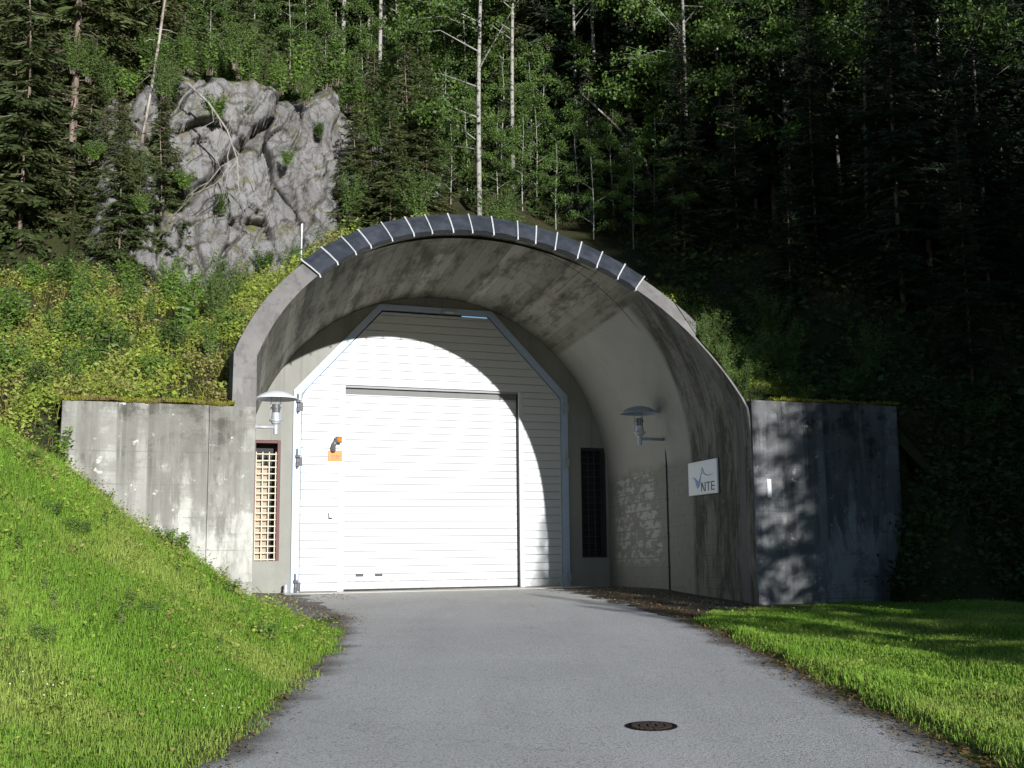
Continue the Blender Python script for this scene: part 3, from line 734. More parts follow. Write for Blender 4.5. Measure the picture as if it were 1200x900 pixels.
# ------------------------------------------------------------------ barred windows
def window(label, w, lit):
    x0, x1, z0, z1 = w; cx = (x0+x1)/2
    t = thing('barred_window', label, 'window', W(cx, 0, z0), PHI); off = (cx, 0, z0)
    b = MB(); b.box(x0-.1, x1+.1, .44, .48, z0-.1, z1+.1); b.box(x0-.1,x0-.06,.345,.44,z0-.1,z1+.1); b.box(x1+.06,x1+.1,.345,.44,z0-.1,z1+.1); b.box(x0-.06,x1+.06,.345,.44,z1+.06,z1+.1); b.box(x0-.06,x1+.06,.345,.44,z0-.1,z0-.06)
    b.build('dark_box', M['dark'], t, off)
    b = MB(); b.box(x0+.002, x0+.04, .03, .30, z0+.002, z1-.002); b.box(x1-.06, x1-.002, .012, .30, z0+.002, z1-.002); b.box(x0+.04, x1-.06, .03, .30, z1-.06, z1-.002)
    b.build('frame', M['redwood'] if lit else M['dark'], t, off)  # unlit window: its shade is put into the frame colour
    b = MB(); nb = 16; r = .013
    zt = z1-.30 if lit else z1-.06
    for i in range(nb+1):
        zz = z0+.03+(zt-z0-.03)*i/nb; b.tube([(x0+.04,.085,zz),(x1-.06,.085,zz)], r, 6)
    for i in range(4):
        xx = x0+.06+(x1-.14-x0)*i/3; b.tube([(xx,.115,z0+.005),(xx,.115,zt+.05)], r, 6)
    b.build('grille', M['cream'] if lit else M['black'], t, off)  # bars of the unlit window drawn black to carry its shade
    if lit:
        b = MB()
        for i in range(2): b.box(x0+.045+.155*i, x0+.19+.155*i, .24, .268, z0+.01, z1-.42-.12*i, .004)
        b.build('wood_lining', M['wood'], t, off)
window('barred window with cream grille over raw planks under left lamp', WINL, True)
window('dark barred window in the shade near the right lamp', WINR, False)

# ------------------------------------------------------------------ wall lamps
def wall_lamp(label, ul, v, zb, uw, light):
    t = thing('wall_lamp', label, 'lamp', W(uw, v, zb), PHI)
    mt = M['lampwhite'] if light else M['lamp_in_shade']; mg = M['galv'] if light else M['lamp_in_shade']
    side = 1 if ul > uw else -1; a = abs(ul-uw)
    b = MB(); b.tube([(0,0,.06),(side*(a-.03),0,.06)], .032, 10); b.tube([(side*.002,0,.06),(side*.03,0,.06)], .075, 14); b.build('arm', mg, t, (0,0,0), True)
    b = MB(); c = side*a
    b.lathe([(.001,-.07),(.042,-.07),(.045,.09),(.06,.12),(.085,.135),(.088,.15),(.10,.17),(.125,.175),(.125,.20),(.085,.215),(.08,.33),(.001,.33)], c, 0, 24); b.build('lamp_body', M['galv'], t, (0,0,0), False)
    b = MB(); b.lathe([(.001,.331),(.072,.331),(.075,.41),(.095,.415),(.095,.44),(.075,.445),(.075,.49),(.001,.49)], c, 0, 24); b.build('lens', M['glass'], t)
    b = MB()
    for k in range(3):
        th = 2*PI*k/3+.5; b.tube([(c+.105*math.cos(th), .105*math.sin(th), .19),(c+.105*math.cos(th), .105*math.sin(th), .70)], .008, 6)
    b.build('rod', mg, t)
    b = MB(); rr_ = .40
    b.lathe([(rr_,.585),(rr_+.006,.592),(.36,.628),(.29,.672),(.20,.712),(.10,.738),(.001,.745)], c, 0, 40)
    b.lathe([(.001,.735),(.10,.728),(.20,.702),(.29,.662),(.355,.618),(rr_,.585)], c, 0, 40)
    b.build('lamp_shade', mt, t, (0,0,0), True)
    return t
wall_lamp('pale mushroom-shaded wall lamp above the cream barred window', -4.37, 3.9, 3.14, inner_u(-1, 3.9), True)
wall_lamp('grey mushroom-shaded wall lamp on shaded right wall near the sign', inner_u(1, 4.0)-.62, 4.0, 3.10, inner_u(1, 4.0), False)
b = MB(); u0 = inner_u(1, 4.0)-.016
b.tube([(0,0,2.98),(0,0,2.2),(.0,0,1.2),(0,0,.0)], .016, 8)
for zz in (2.6, 1.9, 1.2, .5): b.box(-.025, .014, -.03, .03, zz-.012, zz+.012)
o = b.build('cable_conduit', M['black']); o.location = W(u0, 4.0, 0); o.rotation_euler = (0,0,PHI)
tag(o, 'thin dark cable conduit running down the right wall below lamp', 'conduit')

# ------------------------------------------------------------------ company sign on the right wall
ang = math.atan(-KS)                                   # wall runs skewed in the portal frame
sv = 6.0; su = inner_u(1, sv)-.012
SG = thing('company_sign', 'white square sign with blue wave logo reading NTE', 'sign', W(su, sv, 2.235), PHI-PI/2-ang)
# local x of the sign runs towards the back of the tunnel -> left edge is deepest; y points away from viewer
b = MB(); b.box(-.72, .72, -.035, 0, -.325, .325, .008); b.build('panel', M['white'], SG)
def band(pts, wid):
    b = MB(); l = []; r = []
    for i, p in enumerate(pts):
        q0 = pts[max(i-1,0)]; q1 = pts[min(i+1,len(pts)-1)]; d = Vector((q1[0]-q0[0], q1[1]-q0[1])).normalized(); w_ = wid[i]/2
        l.append((p[0]-d.y*w_, p[1]+d.x*w_)); r.append((p[0]+d.y*w_, p[1]-d.x*w_))
    for i in range(len(pts)-1): b.prism([l[i], l[i+1], r[i+1], r[i]], -.0385, -.0355)
    return b
# sign drawn in a 1 x 1 square, then stretched to the panel
SX = lambda x: -.72+1.44*x
SZ = lambda y: -.325+.65*(1-y)
def conv(pts): return [(SX(x), SZ(y)) for x, y in pts]
wave = [(.14,.48),(.20,.47),(.25,.52),(.30,.62),(.34,.70),(.39,.66),(.43,.54),(.46,.42),(.49,.32),(.51,.22)]
b = band(conv(wave), [.008,.016,.045,.11,.16,.10,.05,.032,.024,.012])
for q in range(5):
    y = .20+.045*q; b.prism(conv([(.485-.006*q,y+.022),(.53+.006*q,y+.004),(.53+.006*q,y-.008),(.485-.006*q,y+.010)]), -.0385, -.0355)
b2 = band(conv([(.53,.24),(.555,.34),(.60,.41),(.68,.45),(.78,.45),(.88,.42)]), [.03,.028,.026,.022,.014,.006]); b.add(b2.v, b2.f)
b.build('logo', M['blue'], SG)
t0, t1 = .64, .90; s_w = .028
for k, x in (('N', .455), ('T', .635), ('E', .795)):
    b = MB(); q = lambda *p: b.prism(conv(p), -.0387, -.0355)
    if k == 'N': q((x,t0),(x+s_w,t0),(x+s_w+.025,t0),(x+.1,t1-.07),(x+.125,t1-.02),(x+.125,t0),(x+.125+s_w,t0),(x+.125+s_w,t1),(x+.1,t1),(x+s_w,t0+.09),(x+s_w,t1),(x,t1))
    if k == 'T': q((x,t0),(x+.13,t0),(x+.13,t0+.036),(x+.051+s_w,t0+.036),(x+.051+s_w,t1),(x+.051,t1),(x+.051,t0+.036),(x,t0+.036))
    if k == 'E':
        m_ = (t0+t1)/2; e = x+.115
        q((x,t0),(e,t0),(e,t0+.036),(x+s_w,t0+.036),(x+s_w,m_-.018),(e,m_-.018),(e,m_+.018),(x+s_w,m_+.018),(x+s_w,t1-.036),(e,t1-.036),(e,t1),(x,t1))
    b.build('letter', M['ink'], SG)


# ------------------------------------------------------------------ small things
mx_, my_ = 1.035, 9.03
o = thing('manhole_cover', 'dark round cast iron drain cover set in the asphalt', 'manhole cover', (mx_, my_, float(zr(my_))+.024), 0)
o.rotation_euler = (.028, 0, 0); o.scale = (.87, .87, 1)
b = MB(); b.lathe([(.225,.0),(.225,.006),(.198,.007),(.194,.0035),(.001,.0035)], 0, 0, 40); b.build('rim', M['castframe'], o)
b = MB()
for i in range(-6, 7):
    hw_ = math.sqrt(max(.186**2-(i*.028)**2, 0)); n_ = max(1, int(hw_*2/.07))
    for j in range(n_):
        x0_ = -hw_+2*hw_*j/n_; b.box(x0_+.008, x0_+2*hw_/n_-.008, i*.028-.008, i*.028+.008, .004, .011)
b.build('grate', M['iron'], o)
b = MB(); b.tube([(0,0,-.3),(.01,0,.62)], .013, 8); 
pz = hB(np.array([-4.05]), np.array([5.3]))[0]
o = thing('marker_post', 'thin grey marker post with white tip beside the arch cover', 'post', W(-4.22, 5.35, pz), PHI)
b.build('post', M['galv'], o); b = MB(); b.tube([(.01,0,.62),(.012,0,.76)], .018, 8); b.build('tip', M['white'], o)
b = MB(); b.lathe([(.001,.0),(.05,.0),(.052,.10),(.04,.14),(.042,.20),(.02,.235),(.001,.24)], 0, 0, 14)
o = b.build('stub_pipe', M['galv'], None, (0,0,0), True); o.location = W(-3.5, .25, -.02); tag(o, 'short grey stub pipe at the foot of the left gate hinge', 'pipe')

# ------------------------------------------------------------------ leaf fields (numpy)
def unit(a): return a/np.maximum(np.linalg.norm(a, axis=1, keepdims=True), 1e-9)
def leaves(P, D, ln, wd, rg, roll=None):               # diamond leaf from P along D
    n = len(P); D = unit(D)
    A = unit(np.cross(D, rg.normal(0, 1, (n, 3)) if roll is None else roll))
    l = np.asarray(ln).reshape(-1, 1); w = np.asarray(wd).reshape(-1, 1)*.5
    V = np.stack([P, P+D*l*.45+A*w, P+D*l, P+D*l*.45-A*w], 1).reshape(-1, 3)
    return V, np.arange(4*n).reshape(n, 4)
def leaf_mesh(name, P, D, ln, wd, rg, tint=None, roll=None):
    V, Q = leaves(P, D, ln, wd, rg, roll)
    return np_mesh(name, V, Q, None if tint is None else np.repeat(tint, 4))
def vnoise(x, y, s, seed=0):
    x = x*s+seed*3.1; y = y*s-seed*1.7
    return .5+.25*(np.sin(x*1.3+np.sin(y*.9+seed))+np.sin(y*1.7+np.sin(x*1.1)))*.8+.12*np.sin(x*3.7+y*2.9)

# ------------------------------------------------------------------ grass
def grass(name, label_pts, heights, tint):
    P = label_pts; n = len(P); rg = RNG
    h = heights; th = rg.uniform(0, 2*PI, n); lean = rg.uniform(.25, 1.25, n)*h
    w = .0032+.003*rg.random(n)+.015*h
    dx, dy = np.cos(th)*lean, np.sin(th)*lean; ph = th+PI/2+rg.normal(0, .5, n); wx, wy = np.cos(ph)*w*.5, np.sin(ph)*w*.5
    B0 = P+np.stack([wx, wy, 0*wx-.02], 1); B1 = P-np.stack([wx, wy, 0*wx+.02], 1)
    Mi = P+np.stack([dx*.35, dy*.35, h*.62], 1); M0 = Mi+np.stack([wx, wy, 0*wx], 1)*.8; M1 = Mi-np.stack([wx, wy, 0*wx], 1)*.8
    T = P+np.stack([dx, dy, h*np.sqrt(np.maximum(1-.45*(lean/h)**2, .25))], 1)
    V = np.stack([B0, B1, M1, M0, T], 1).reshape(-1, 3); k = np.arange(n)*5
    q = np.stack([k, k+1, k+2, k+3], 1); t = np.stack([k+3, k+2, k+4, k+4], 1)
    # tips as triangles: write both face sizes by hand
    me = bpy.data.meshes.new(name); me.vertices.add(len(V)); me.vertices.foreach_set('co', V.astype('f4').ravel())
    loops = np.concatenate([q.ravel(), t[:, :3].ravel()]).astype('i4'); st = np.concatenate([np.arange(n)*4, n*4+np.arange(n)*3]).astype('i4')
    me.loops.add(len(loops)); me.loops.foreach_set('vertex_index', loops); me.polygons.add(2*n); me.polygons.foreach_set('loop_start', st)
    a = me.attributes.new('tint', 'FLOAT', 'POINT'); a.data.foreach_set('value', np.repeat(tint, 5).astype('f4'))
    me.update(calc_edges=True)
    return me
def scatter_front(n, x0, x1, y0, y1, cond):
    X = RNG.uniform(x0, x1, n); Y = RNG.uniform(y0, y1, n); m = cond(X, Y); return X[m], Y[m]
def leftcond(X, Y):
    u, v = L2(X, Y); d = np.interp(Y, EY, EL)-X
    ok = (d > -.06+.16*np.sin(Y*4.3)*np.sin(Y*1.9)-.05) & ((v > 8.22) & ((v > 8.9) | (u < -4.9)) | ((u < -8.08) & (v > 6.5)))
    pn = vnoise(X, Y, 1.4, 3); thin = np.where(d < .45, .45+.9*d, 1.); return ok & (RNG.random(len(X)) < thin*np.clip(.45+.9*pn, 0, 1)) & (X > -.5*Y-1.5)
def rightcond(X, Y):
    u, v = L2(X, Y); d = X-np.interp(Y, RY, RX)
    ok = (d > .02+.10*np.sin(Y*3.7)*np.sin(Y*1.3)) & (v > 8.9+.4*np.sin(X*3)+.25*np.sin(X*7.1)) & (X < .48*Y+1.5)
    thin = np.where(d < .4, .35+1.4*d, 1.); return ok & (RNG.random(len(X)) < thin)
Xs, Ys = scatter_front(560000, -10.5, -1.9, 4.6, 18.6, leftcond)
Hs = .03+.055*RNG.random(len(Xs))**1.6+.10*sst(Ys, 11, 16)*RNG.random(len(Xs))**1.5+.05*(vnoise(Xs, Ys, 1.1, 2) > .62)*RNG.random(len(Xs))
dL_ = np.interp(Ys, EY, EL)-Xs
Tn = np.clip(.75*vnoise(Xs, Ys, .9, 5)+RNG.normal(0, .28, len(Xs))-.05, 0, 1)
me = grass('grass', np.stack([Xs, Ys, hA(Xs, Ys)], 1), Hs, Tn)
kind(link('grass', me, M['blade']), 'stuff')
Xs, Ys = scatter_front(540000, 2.4, 14., 6.2, 22.5, rightcond)
Hs = .025+.04*RNG.random(len(Xs))**1.4
dd = Xs-np.interp(Ys, RY, RX); Hs += .05*(dd < .35)*(vnoise(Xs, Ys, 2.) > .55)*RNG.random(len(Xs))
Tn = np.clip(.8*vnoise(Xs, Ys, .8, 9)+RNG.normal(0, .28, len(Xs))-.05, 0, 1)
me = grass('grass', np.stack([Xs, Ys, hA(Xs, Ys)], 1), Hs, Tn)
kind(link('grass', me, M['blade']), 'stuff')

def weeds(P, rg, nl=(7, 16), hmax=.45, size=(.05, .12)):   # leafy low plants, returns leaf arrays
    n = len(P); k = rg.integers(*nl, n); idx = np.repeat(np.arange(n), k); m = len(idx)
    h = (rg.random(n)*.75+.25)*hmax; t = rg.random(m)
    th = rg.uniform(0, 2*PI, m); rad = (.05+.20*rg.random(m))*h[idx]*1.3
    Q = P[idx]+np.stack([np.cos(th)*rad*t, np.sin(th)*rad*t, h[idx]*t], 1)
    D = np.stack([np.cos(th), np.sin(th), rg.normal(.25, .45, m)], 1)
    ln = rg.uniform(*size, m)*(.7+.6*rg.random(n)[idx]); tint = np.clip(rg.random(n)[idx]*.7+rg.random(m)*.3, 0, 1)
    return Q, D, ln, ln*rg.uniform(.35, .65, m), tint
# weeds on the front bank
X, Y = scatter_front(16000, -10.5, -2.2, 5, 18.6, leftcond)
keep = RNG.random(len(X)) < np.clip(.10+.9*sst(Y-.55*(X+5), 10.5, 17), 0, 1)*np.clip(vnoise(X, Y, 1.6, 8)*1.5, .1, 1); X, Y = X[keep], Y[keep]
hh = .16+.26*sst(Y, 12, 17)
RNG.random(3)
q = weeds(np.stack([X, Y, hA(X, Y)], 1), RNG, (6, 14), .32, (.018, .055))
kind(link('ground_cover', leaf_mesh('ground_cover', *q[:4], RNG, q[4]), M['weedleaf']), 'stuff')
for rng_, cond in (((46000, -10.5, -2.0, 4.6, 18.4), leftcond), ((42000, 2.5, 14., 6.2, 21.), rightcond)):
    X, Y = scatter_front(*rng_, cond); keep = vnoise(X, Y, 2.2, 4)+RNG.normal(0, .18, len(X)) > .5; X, Y = X[keep], Y[keep]; n_ = len(X)
    P = np.stack([X, Y, hA(X, Y)+.02+.045*RNG.random(n_)], 1); D = np.stack([RNG.normal(0,1,n_), RNG.normal(0,1,n_), RNG.normal(.1,.35,n_)], 1); sz = .018+.026*RNG.random(n_)**2
    me = leaf_mesh('clover', P, D, sz, sz*.8, RNG, np.clip(.6*vnoise(X, Y, 1.3, 7)+RNG.normal(.1,.25,n_), 0, 1), roll=np.stack([RNG.normal(0,.5,n_), RNG.normal(0,.5,n_), np.ones(n_)], 1))
    kind(link('clover', me, M['weedleaf']), 'stuff')
# clover heads and small blossoms in the turf
b = MB(); rg = random.Random(3)
spots = [(-2.9,7.6),(-2.75,8.3),(-2.55,9.6),(-3.3,8.6),(-2.6,11.5),(-3.1,10.4),(-3.6,9.3)]
for (sx_, sy_) in spots[2:5]:
    for _ in range(7):
        x = sx_+rg.gauss(0, .16); y = sy_+rg.gauss(0, .25); z = gr_at(x, y)+.07
        b.lathe([(.001,z),(.005,z+.002),(.005,z+.007),(.001,z+.009)], x, y, 6)
kind(b.build('clover_blossoms', M['petal']), 'stuff')

# hillside cover: bright weeds on the lit bank above the left wall and beside the arch
def scatter_hill(n, u0, u1, v0, v1):
    U_ = RNG.uniform(u0, u1, n); V_ = RNG.uniform(v0, v1, n); Z_ = hB(U_, V_)
    return U_, V_, Z_
def toW(U_, V_, Z_): return np.stack([OX+CU*U_+SU*V_, OY+SU*U_-CU*V_, Z_], 1)
def vfu(U_):
    v = np.full(len(U_), 7.9)
    for _ in range(8):
        zo = zouter(U_, v); vv = np.where(zo > 3.3, vfront(zo)-.1, 7.9); v = .5*v+.5*np.minimum(vv, 7.9)
    return v
U_, V_, Z_ = scatter_hill(24000, -13, -3.2, -2.4, 9.5)
ok = (V_ < np.where(U_ < -8.1, 9.5, vfu(U_))) & ((U_ < -4.6) | (V_ > -3)) & (RNG.random(len(U_)) < np.clip(vnoise(U_, V_, 1.5, 4)*2.4-.8, .05, 1))
P = toW(U_, V_, Z_)[ok]
q = weeds(P, RNG, (7, 16), .42, (.03, .085))
kind(link('ground_cover', leaf_mesh('ground_cover', *q[:4], RNG, q[4]), M['weedleaf']), 'stuff')
U_, V_, Z_ = scatter_hill(9000, -13, -4.4, -2.2, 9.5); ok = V_ < np.where(U_ < -8.1, 9.5, vfu(U_))
P = toW(U_, V_, Z_)[ok]; n_ = len(P)
me = grass('dry_grass', P, .12+.3*RNG.random(n_)**2, RNG.random(n_)); kind(link('dry_grass', me, M['moss']), 'stuff')
# strip over the crown of the arch
U_, V_, Z_ = scatter_hill(9000, -4.6, 5.4, 0, 8); vf_ = vfu(U_); V_ = vf_-.55-RNG.random(len(U_))**1.5*5.5; Z_ = hB(U_, V_)
P = toW(U_, V_, Z_); q = weeds(P, RNG, (6, 13), .22, (.03, .07))
kind(link('ground_cover', leaf_mesh('ground_cover', *q[:4], RNG, q[4]), M['weedleaf']), 'stuff')
# moss cushion along wall tops
def moss_line(n, u0, u1, z, spread=.16):
    U_ = RNG.uniform(u0, u1, n); V_ = 8.23-RNG.random(n)**1.3*.85; Z_ = np.full(n, z)+.05*vnoise(U_, V_, 5)+np.maximum(7.6-V_, 0)*.2
    ok = RNG.random(n) < np.clip(vnoise(U_, V_, 2.3, 6)*1.7-.25, 0, 1)
    P = toW(U_, V_, Z_)[ok]; m = len(P)
    return P, np.stack([RNG.normal(0, .6, m), RNG.normal(0, .6, m), np.full(m, .8)], 1), .04+.05*RNG.random(m), .02+.02*RNG.random(m), RNG.random(m)
q = moss_line(15000, -8.05, -5.7, 3.03)
kind(link('moss', leaf_mesh('moss', *q[:4], RNG, q[4]), M['moss']), 'stuff')
q = moss_line(7000, 3.6, 6.3, 3.44)
kind(link('moss', leaf_mesh('moss', *q[:4], RNG, q[4]), M['moss']), 'stuff')
U_, V_, Z_ = scatter_hill(4500, 5.2, 12., 7.8, 12.3); P = toW(U_, V_, Z_); P = P[Z_ > hA(P[:, 0], P[:, 1])-.05]
q = weeds(P, RNG, (6, 12), .55, (.06, .15))
kind(link('undergrowth', leaf_mesh('undergrowth', *q[:4], RNG, q[4]), M['forestleaf']), 'stuff')
# forest floor cover on the upper slope and on the right
U_, V_, Z_ = scatter_hill(38000, -18, 30, -22, 11)
x = U_-KS*V_-CC
ok = ((V_ < -2.2) | (U_ > 5.0) | (U_ < -13)) & ~((U_ > 3) & (U_ < 6.5) & (V_ > 7.7)) & ~((U_ > -8.2) & (U_ < 2.0) & (V_ > -3.2-.22*np.maximum(U_+3, 0))) & ~((np.abs(U_) < 5.) & (V_ > -1.)) & (V_ < 11)
P = toW(U_, V_, Z_)[ok]; q = weeds(P, RNG, (5, 11), .7, (.08, .20))
kind(link('undergrowth', leaf_mesh('undergrowth', *q[:4], RNG, q[4]), M['forestleaf']), 'stuff')
# moss, ferns on cliff ledges and along its upper rim
U_ = RNG.uniform(-8, 2.4, 9000); V_ = -4.6-RNG.random(9000)*2.2-.22*np.maximum(U_+3, 0); Z_ = hB(U_, V_)+.15
P = toW(U_, V_, Z_); q = weeds(P, RNG, (5, 10), .5, (.06, .14))
kind(link('undergrowth', leaf_mesh('undergrowth', *q[:4], RNG, q[4]), M['forestleaf']), 'stuff')

# verge litter, gravel
def litter(name, n, f, mat, size):
    P = f(n); m = len(P); D = RNG.normal(0, 1, (m, 3)); D[:, 2] *= .25
    me = leaf_mesh(name, P+np.array([0,0,.012]), D, RNG.uniform(*size, m), RNG.uniform(*size, m)*.7, RNG, None, roll=np.stack([RNG.normal(0,.3,m),RNG.normal(0,.3,m),np.ones(m)],1))
    kind(link(name, me, mat), 'stuff')
def verge_r(n):
    Y = RNG.uniform(6.5, 24.5, n); X = np.interp(Y, RY, RX)+RNG.normal(.05, .16, n)+.3*sst(Y, 16, 22)*RNG.random(n)*2; return np.stack([X, Y, np.maximum(hA(X, Y), zr(Y)+.012)], 1)
def verge_l(n):
    Y = RNG.uniform(5.5, 24.2, n); X = np.interp(Y, EY, EL)+RNG.normal(.02, .12, n)+.35*sst(Y, 15.5, 19)*(1-sst(Y, 20, 22))*RNG.random(n); return np.stack([X, Y, np.maximum(hA(X, Y), zr(Y)+.012)], 1)
litter('leaf_litter', 7000, verge_r, M['litter'], (.015, .05))
litter('leaf_litter', 4200, verge_l, M['litter'], (.012, .04))
def stones(n):
    b = MB(); rg = random.Random(5)
    for _ in range(n):
        if rg.random() < .55:
            u = rg.uniform(-5.0, -2.5); v = rg.uniform(.9, 6.9)*1.0; 
            if u > -3.4-.05*v and v > 3: continue
        else:
            v = rg.uniform(1, 9.5); u = (4.3-.14*v)-abs(rg.gauss(0, .9))-.1
            if u < 1.5: continue
        p = W(u, v); s = rg.uniform(.008, .026); z = max(gr_at(p.x, p.y), float(zr(p.y)))+s*.3
        c = [(p.x+s*rg.uniform(.6,1.2)*dx, p.y+s*rg.uniform(.6,1.2)*dy, z+s*.7*dz) for dx, dy, dz in ((1,0,0),(0,1,0),(-1,0,0),(0,-1,0),(0,0,1),(0,0,-1))]
        b.add(c, [(0,1,4),(1,2,4),(2,3,4),(3,0,4),(1,0,5),(2,1,5),(3,2,5),(0,3,5)])
    return b
kind(stones(2600).build('gravel', M['gravel']), 'stuff')

# ------------------------------------------------------------------ trees
def spruce_parts(seed, h, clear, rad, dead=0, dens=1.):
    rg = np.random.default_rng(seed); b = MB(); r0 = .0055*h+.014
    pts = [(.12*math.sin(i*.9+seed)*i/8, .12*math.cos(i*.7+seed)*i/8, h*i/8) for i in range(9)]; pts[0] = (0,0,-.6)
    b.tube(pts, [r0*(1-.92*i/8) for i in range(9)], 8)
    for _ in range(dead):
        z = rg.uniform(.3*clear, clear*1.25); th = rg.uniform(0, 2*PI); L = rg.uniform(.4, 1.5); dr = rg.uniform(-.5, .15)
        e = np.array([math.cos(th), math.sin(th), dr]); p0 = np.array([0,0,z])
        b.tube([p0, p0+e*L*.5, p0+e*L+np.array([0,0,-.1*L])], [.02,.013,.005], 4, False)
        for s in range(3):
            f = rg.uniform(.3, .95); th2 = th+rg.choice([-1,1])*rg.uniform(.4, 1); q0 = p0+e*L*f; b.tube([q0, q0+np.array([math.cos(th2), math.sin(th2), -.3])*.35*L], [.007,.003], 3, False)
    PP = []; DD = []; LL = []
    z = clear
    while z < h-.15:
        f = (z-clear)/(h-clear); Lz = rad*(1-f)**.85*(.55+.45*min(1, f*6+.25))+.12
        nb = int(rg.integers(5, 8))
        for k in range(nb):
            th = rg.uniform(0, 2*PI); L = Lz*rg.uniform(.65, 1.15); up = .35*f-.12
            d = np.array([math.cos(th), math.sin(th), 0]); side = np.array([-d[1], d[0], 0])
            m = max(3, int(L/.095*dens)); t = (np.arange(m)+.6)/m
            sag = -.32*L*t**1.4*(1-f)+.10*L*np.maximum(t-.65, 0)**2*4
            p = np.array([0,0,z+rg.normal(0,.08)])+d*(L*t)[:, None]; p[:, 2] += up*L*t+sag
            b.tube([p[0]*0+np.array([0,0,z]), p[m//2], p[-1]], [.016+.006*L,.010,.003], 3, False)
            for s in (-1, 1, 0):
                wdt = (.55-.35*t)*min(L, 1.6)*.62+.10
                if s == 0: DD.append(d+np.stack([rg.normal(0,.2,m), rg.normal(0,.2,m), rg.normal(-.35,.25,m)],1)); LL.append(.20+.12*rg.random(m))
                else: DD.append(d*.75+side*s+np.stack([rg.normal(0,.22,m), rg.normal(0,.22,m), rg.normal(-.42,.28,m)],1)); LL.append(wdt*rg.uniform(.7,1.25,m))
                PP.append(p)
        z += rg.uniform(.24, .40)*(1 if f < .7 else .8)
    P = np.concatenate(PP); D = np.concatenate(DD); ln = np.concatenate(LL)
    P = P+rg.normal(0, .03, P.shape)
    V, Q = leaves(P, D, ln, ln*rg.uniform(.11, .20, len(ln))+.018, rg, roll=np.stack([rg.normal(0,1,len(P)), rg.normal(0,1,len(P)), .5+rg.normal(0,.6,len(P))],1))
    return b, np_mesh('crown', V, Q)
def birch_parts(seed, h, clear, rad, nleaf=2600, lean=(0,0), leafsize=(.06,.11)):
    rg = np.random.default_rng(seed); b = MB(); r0 = .0040*h+.012
    def axis_p(z): f = z/h; return np.array([lean[0]*f*h+.18*math.sin(f*5+seed)*f, lean[1]*f*h+.18*math.cos(f*4+seed)*f, z])
    b.tube([axis_p(h*i/10) if i else np.array([0,0,-.6]) for i in range(11)], [r0*(1-.9*i/10) for i in range(11)], 8)
    tw = MB(); ends = []
    nb = int(26*(h/12))
    for k in range(nb):
        z = clear+(h-clear)*((k+rg.random())/nb)**.9; f = (z-clear)/(h-clear); L = rad*(1-.7*f)*rg.uniform(.6, 1.15); th = rg.uniform(0, 2*PI)
        p0 = axis_p(z); d = np.array([math.cos(th), math.sin(th), rg.uniform(.2, .9)])
        pm = p0+d*L*.5; pe = p0+d*L+np.array([0,0,-.35*L*rg.random()])
        tw.tube([p0, pm, pe], [.006+.010*L,.010,.004], 4, False)
        for s in range(9):
            f2 = rg.uniform(.3, 1.); q0 = pm*(1-f2)+pe*f2; th2 = rg.uniform(0, 2*PI); q1 = q0+np.array([math.cos(th2), math.sin(th2), rg.uniform(-.5,.3)])*rg.uniform(.25,.6)*min(L,1.4)
            tw.tube([q0, q1], [.006,.002], 3, False); ends.append((q0, q1))
    A = np.array([e[0] for e in ends]); B_ = np.array([e[1] for e in ends]); i = rg.integers(0, len(A), nleaf); t = rg.uniform(.1, 1.15, (nleaf, 1))
    P = A[i]*(1-t)+B_[i]*t+rg.normal(0, .10, (nleaf, 3)); D = rg.normal(0, 1, (nleaf, 3)); D[:, 2] -= .6
    ln = rg.uniform(*leafsize, nleaf); V, Q = leaves(P, D, ln, ln*.75, rg)
    b.add(tw.v, tw.f)
    return b, np_mesh('crown', V, Q)
def make_tree(name, parts, tm, cm):
    b, cme = parts
    t = thing(name, '', 'tree', (0,0,0)); b.build('trunk', tm, t, smooth=True); link('crown', cme, cm, t)
    return t
def plant_tree(t, x, y, label, group=None, rz=None, s=1., used=[], z=None, tilt=(0,0)):
    o = t if t.name not in used else copy_tree(t)
    used.append(t.name) if o is t else None
    o.location = (x, y, (hill_at(x, y) if z is None else z)-.05); o.rotation_euler = (tilt[0], tilt[1], random.uniform(0, 2*PI) if rz is None else rz); o.scale = (s, s, s)
    tag(o, label, 'tree', group); return o
SPR = [make_tree('spruce', spruce_parts(100+i, h, c, r, d, 1.), M['sprucebark'], M['needles']) for i, (h, c, r, d) in enumerate([(14,1.8,2.3,14),(16,3.6,2.2,30),(10,.5,1.9,2),(18,5.0,2.2,40)])]
SPD = [make_tree('spruce', spruce_parts(200+i, h, c, r, d, .85), M['sprucebark'], M['needles_shaded']) for i, (h, c, r, d) in enumerate([(18,1.0,2.8,8),(20,2.0,2.9,16),(11,.3,2.3,2)])]
BIR = [make_tree('birch', birch_parts(300+i, h, c, r, n), M['birchbark'], M['birchleaf']) for i, (h, c, r, n) in enumerate([(13,1.2,2.5,17000),(14,4.4,1.9,8000),(11,2.8,1.6,6000),(7,.6,1.7,7000)])]

# wooded slope continuing to the left of the view
rr4 = random.Random(31)
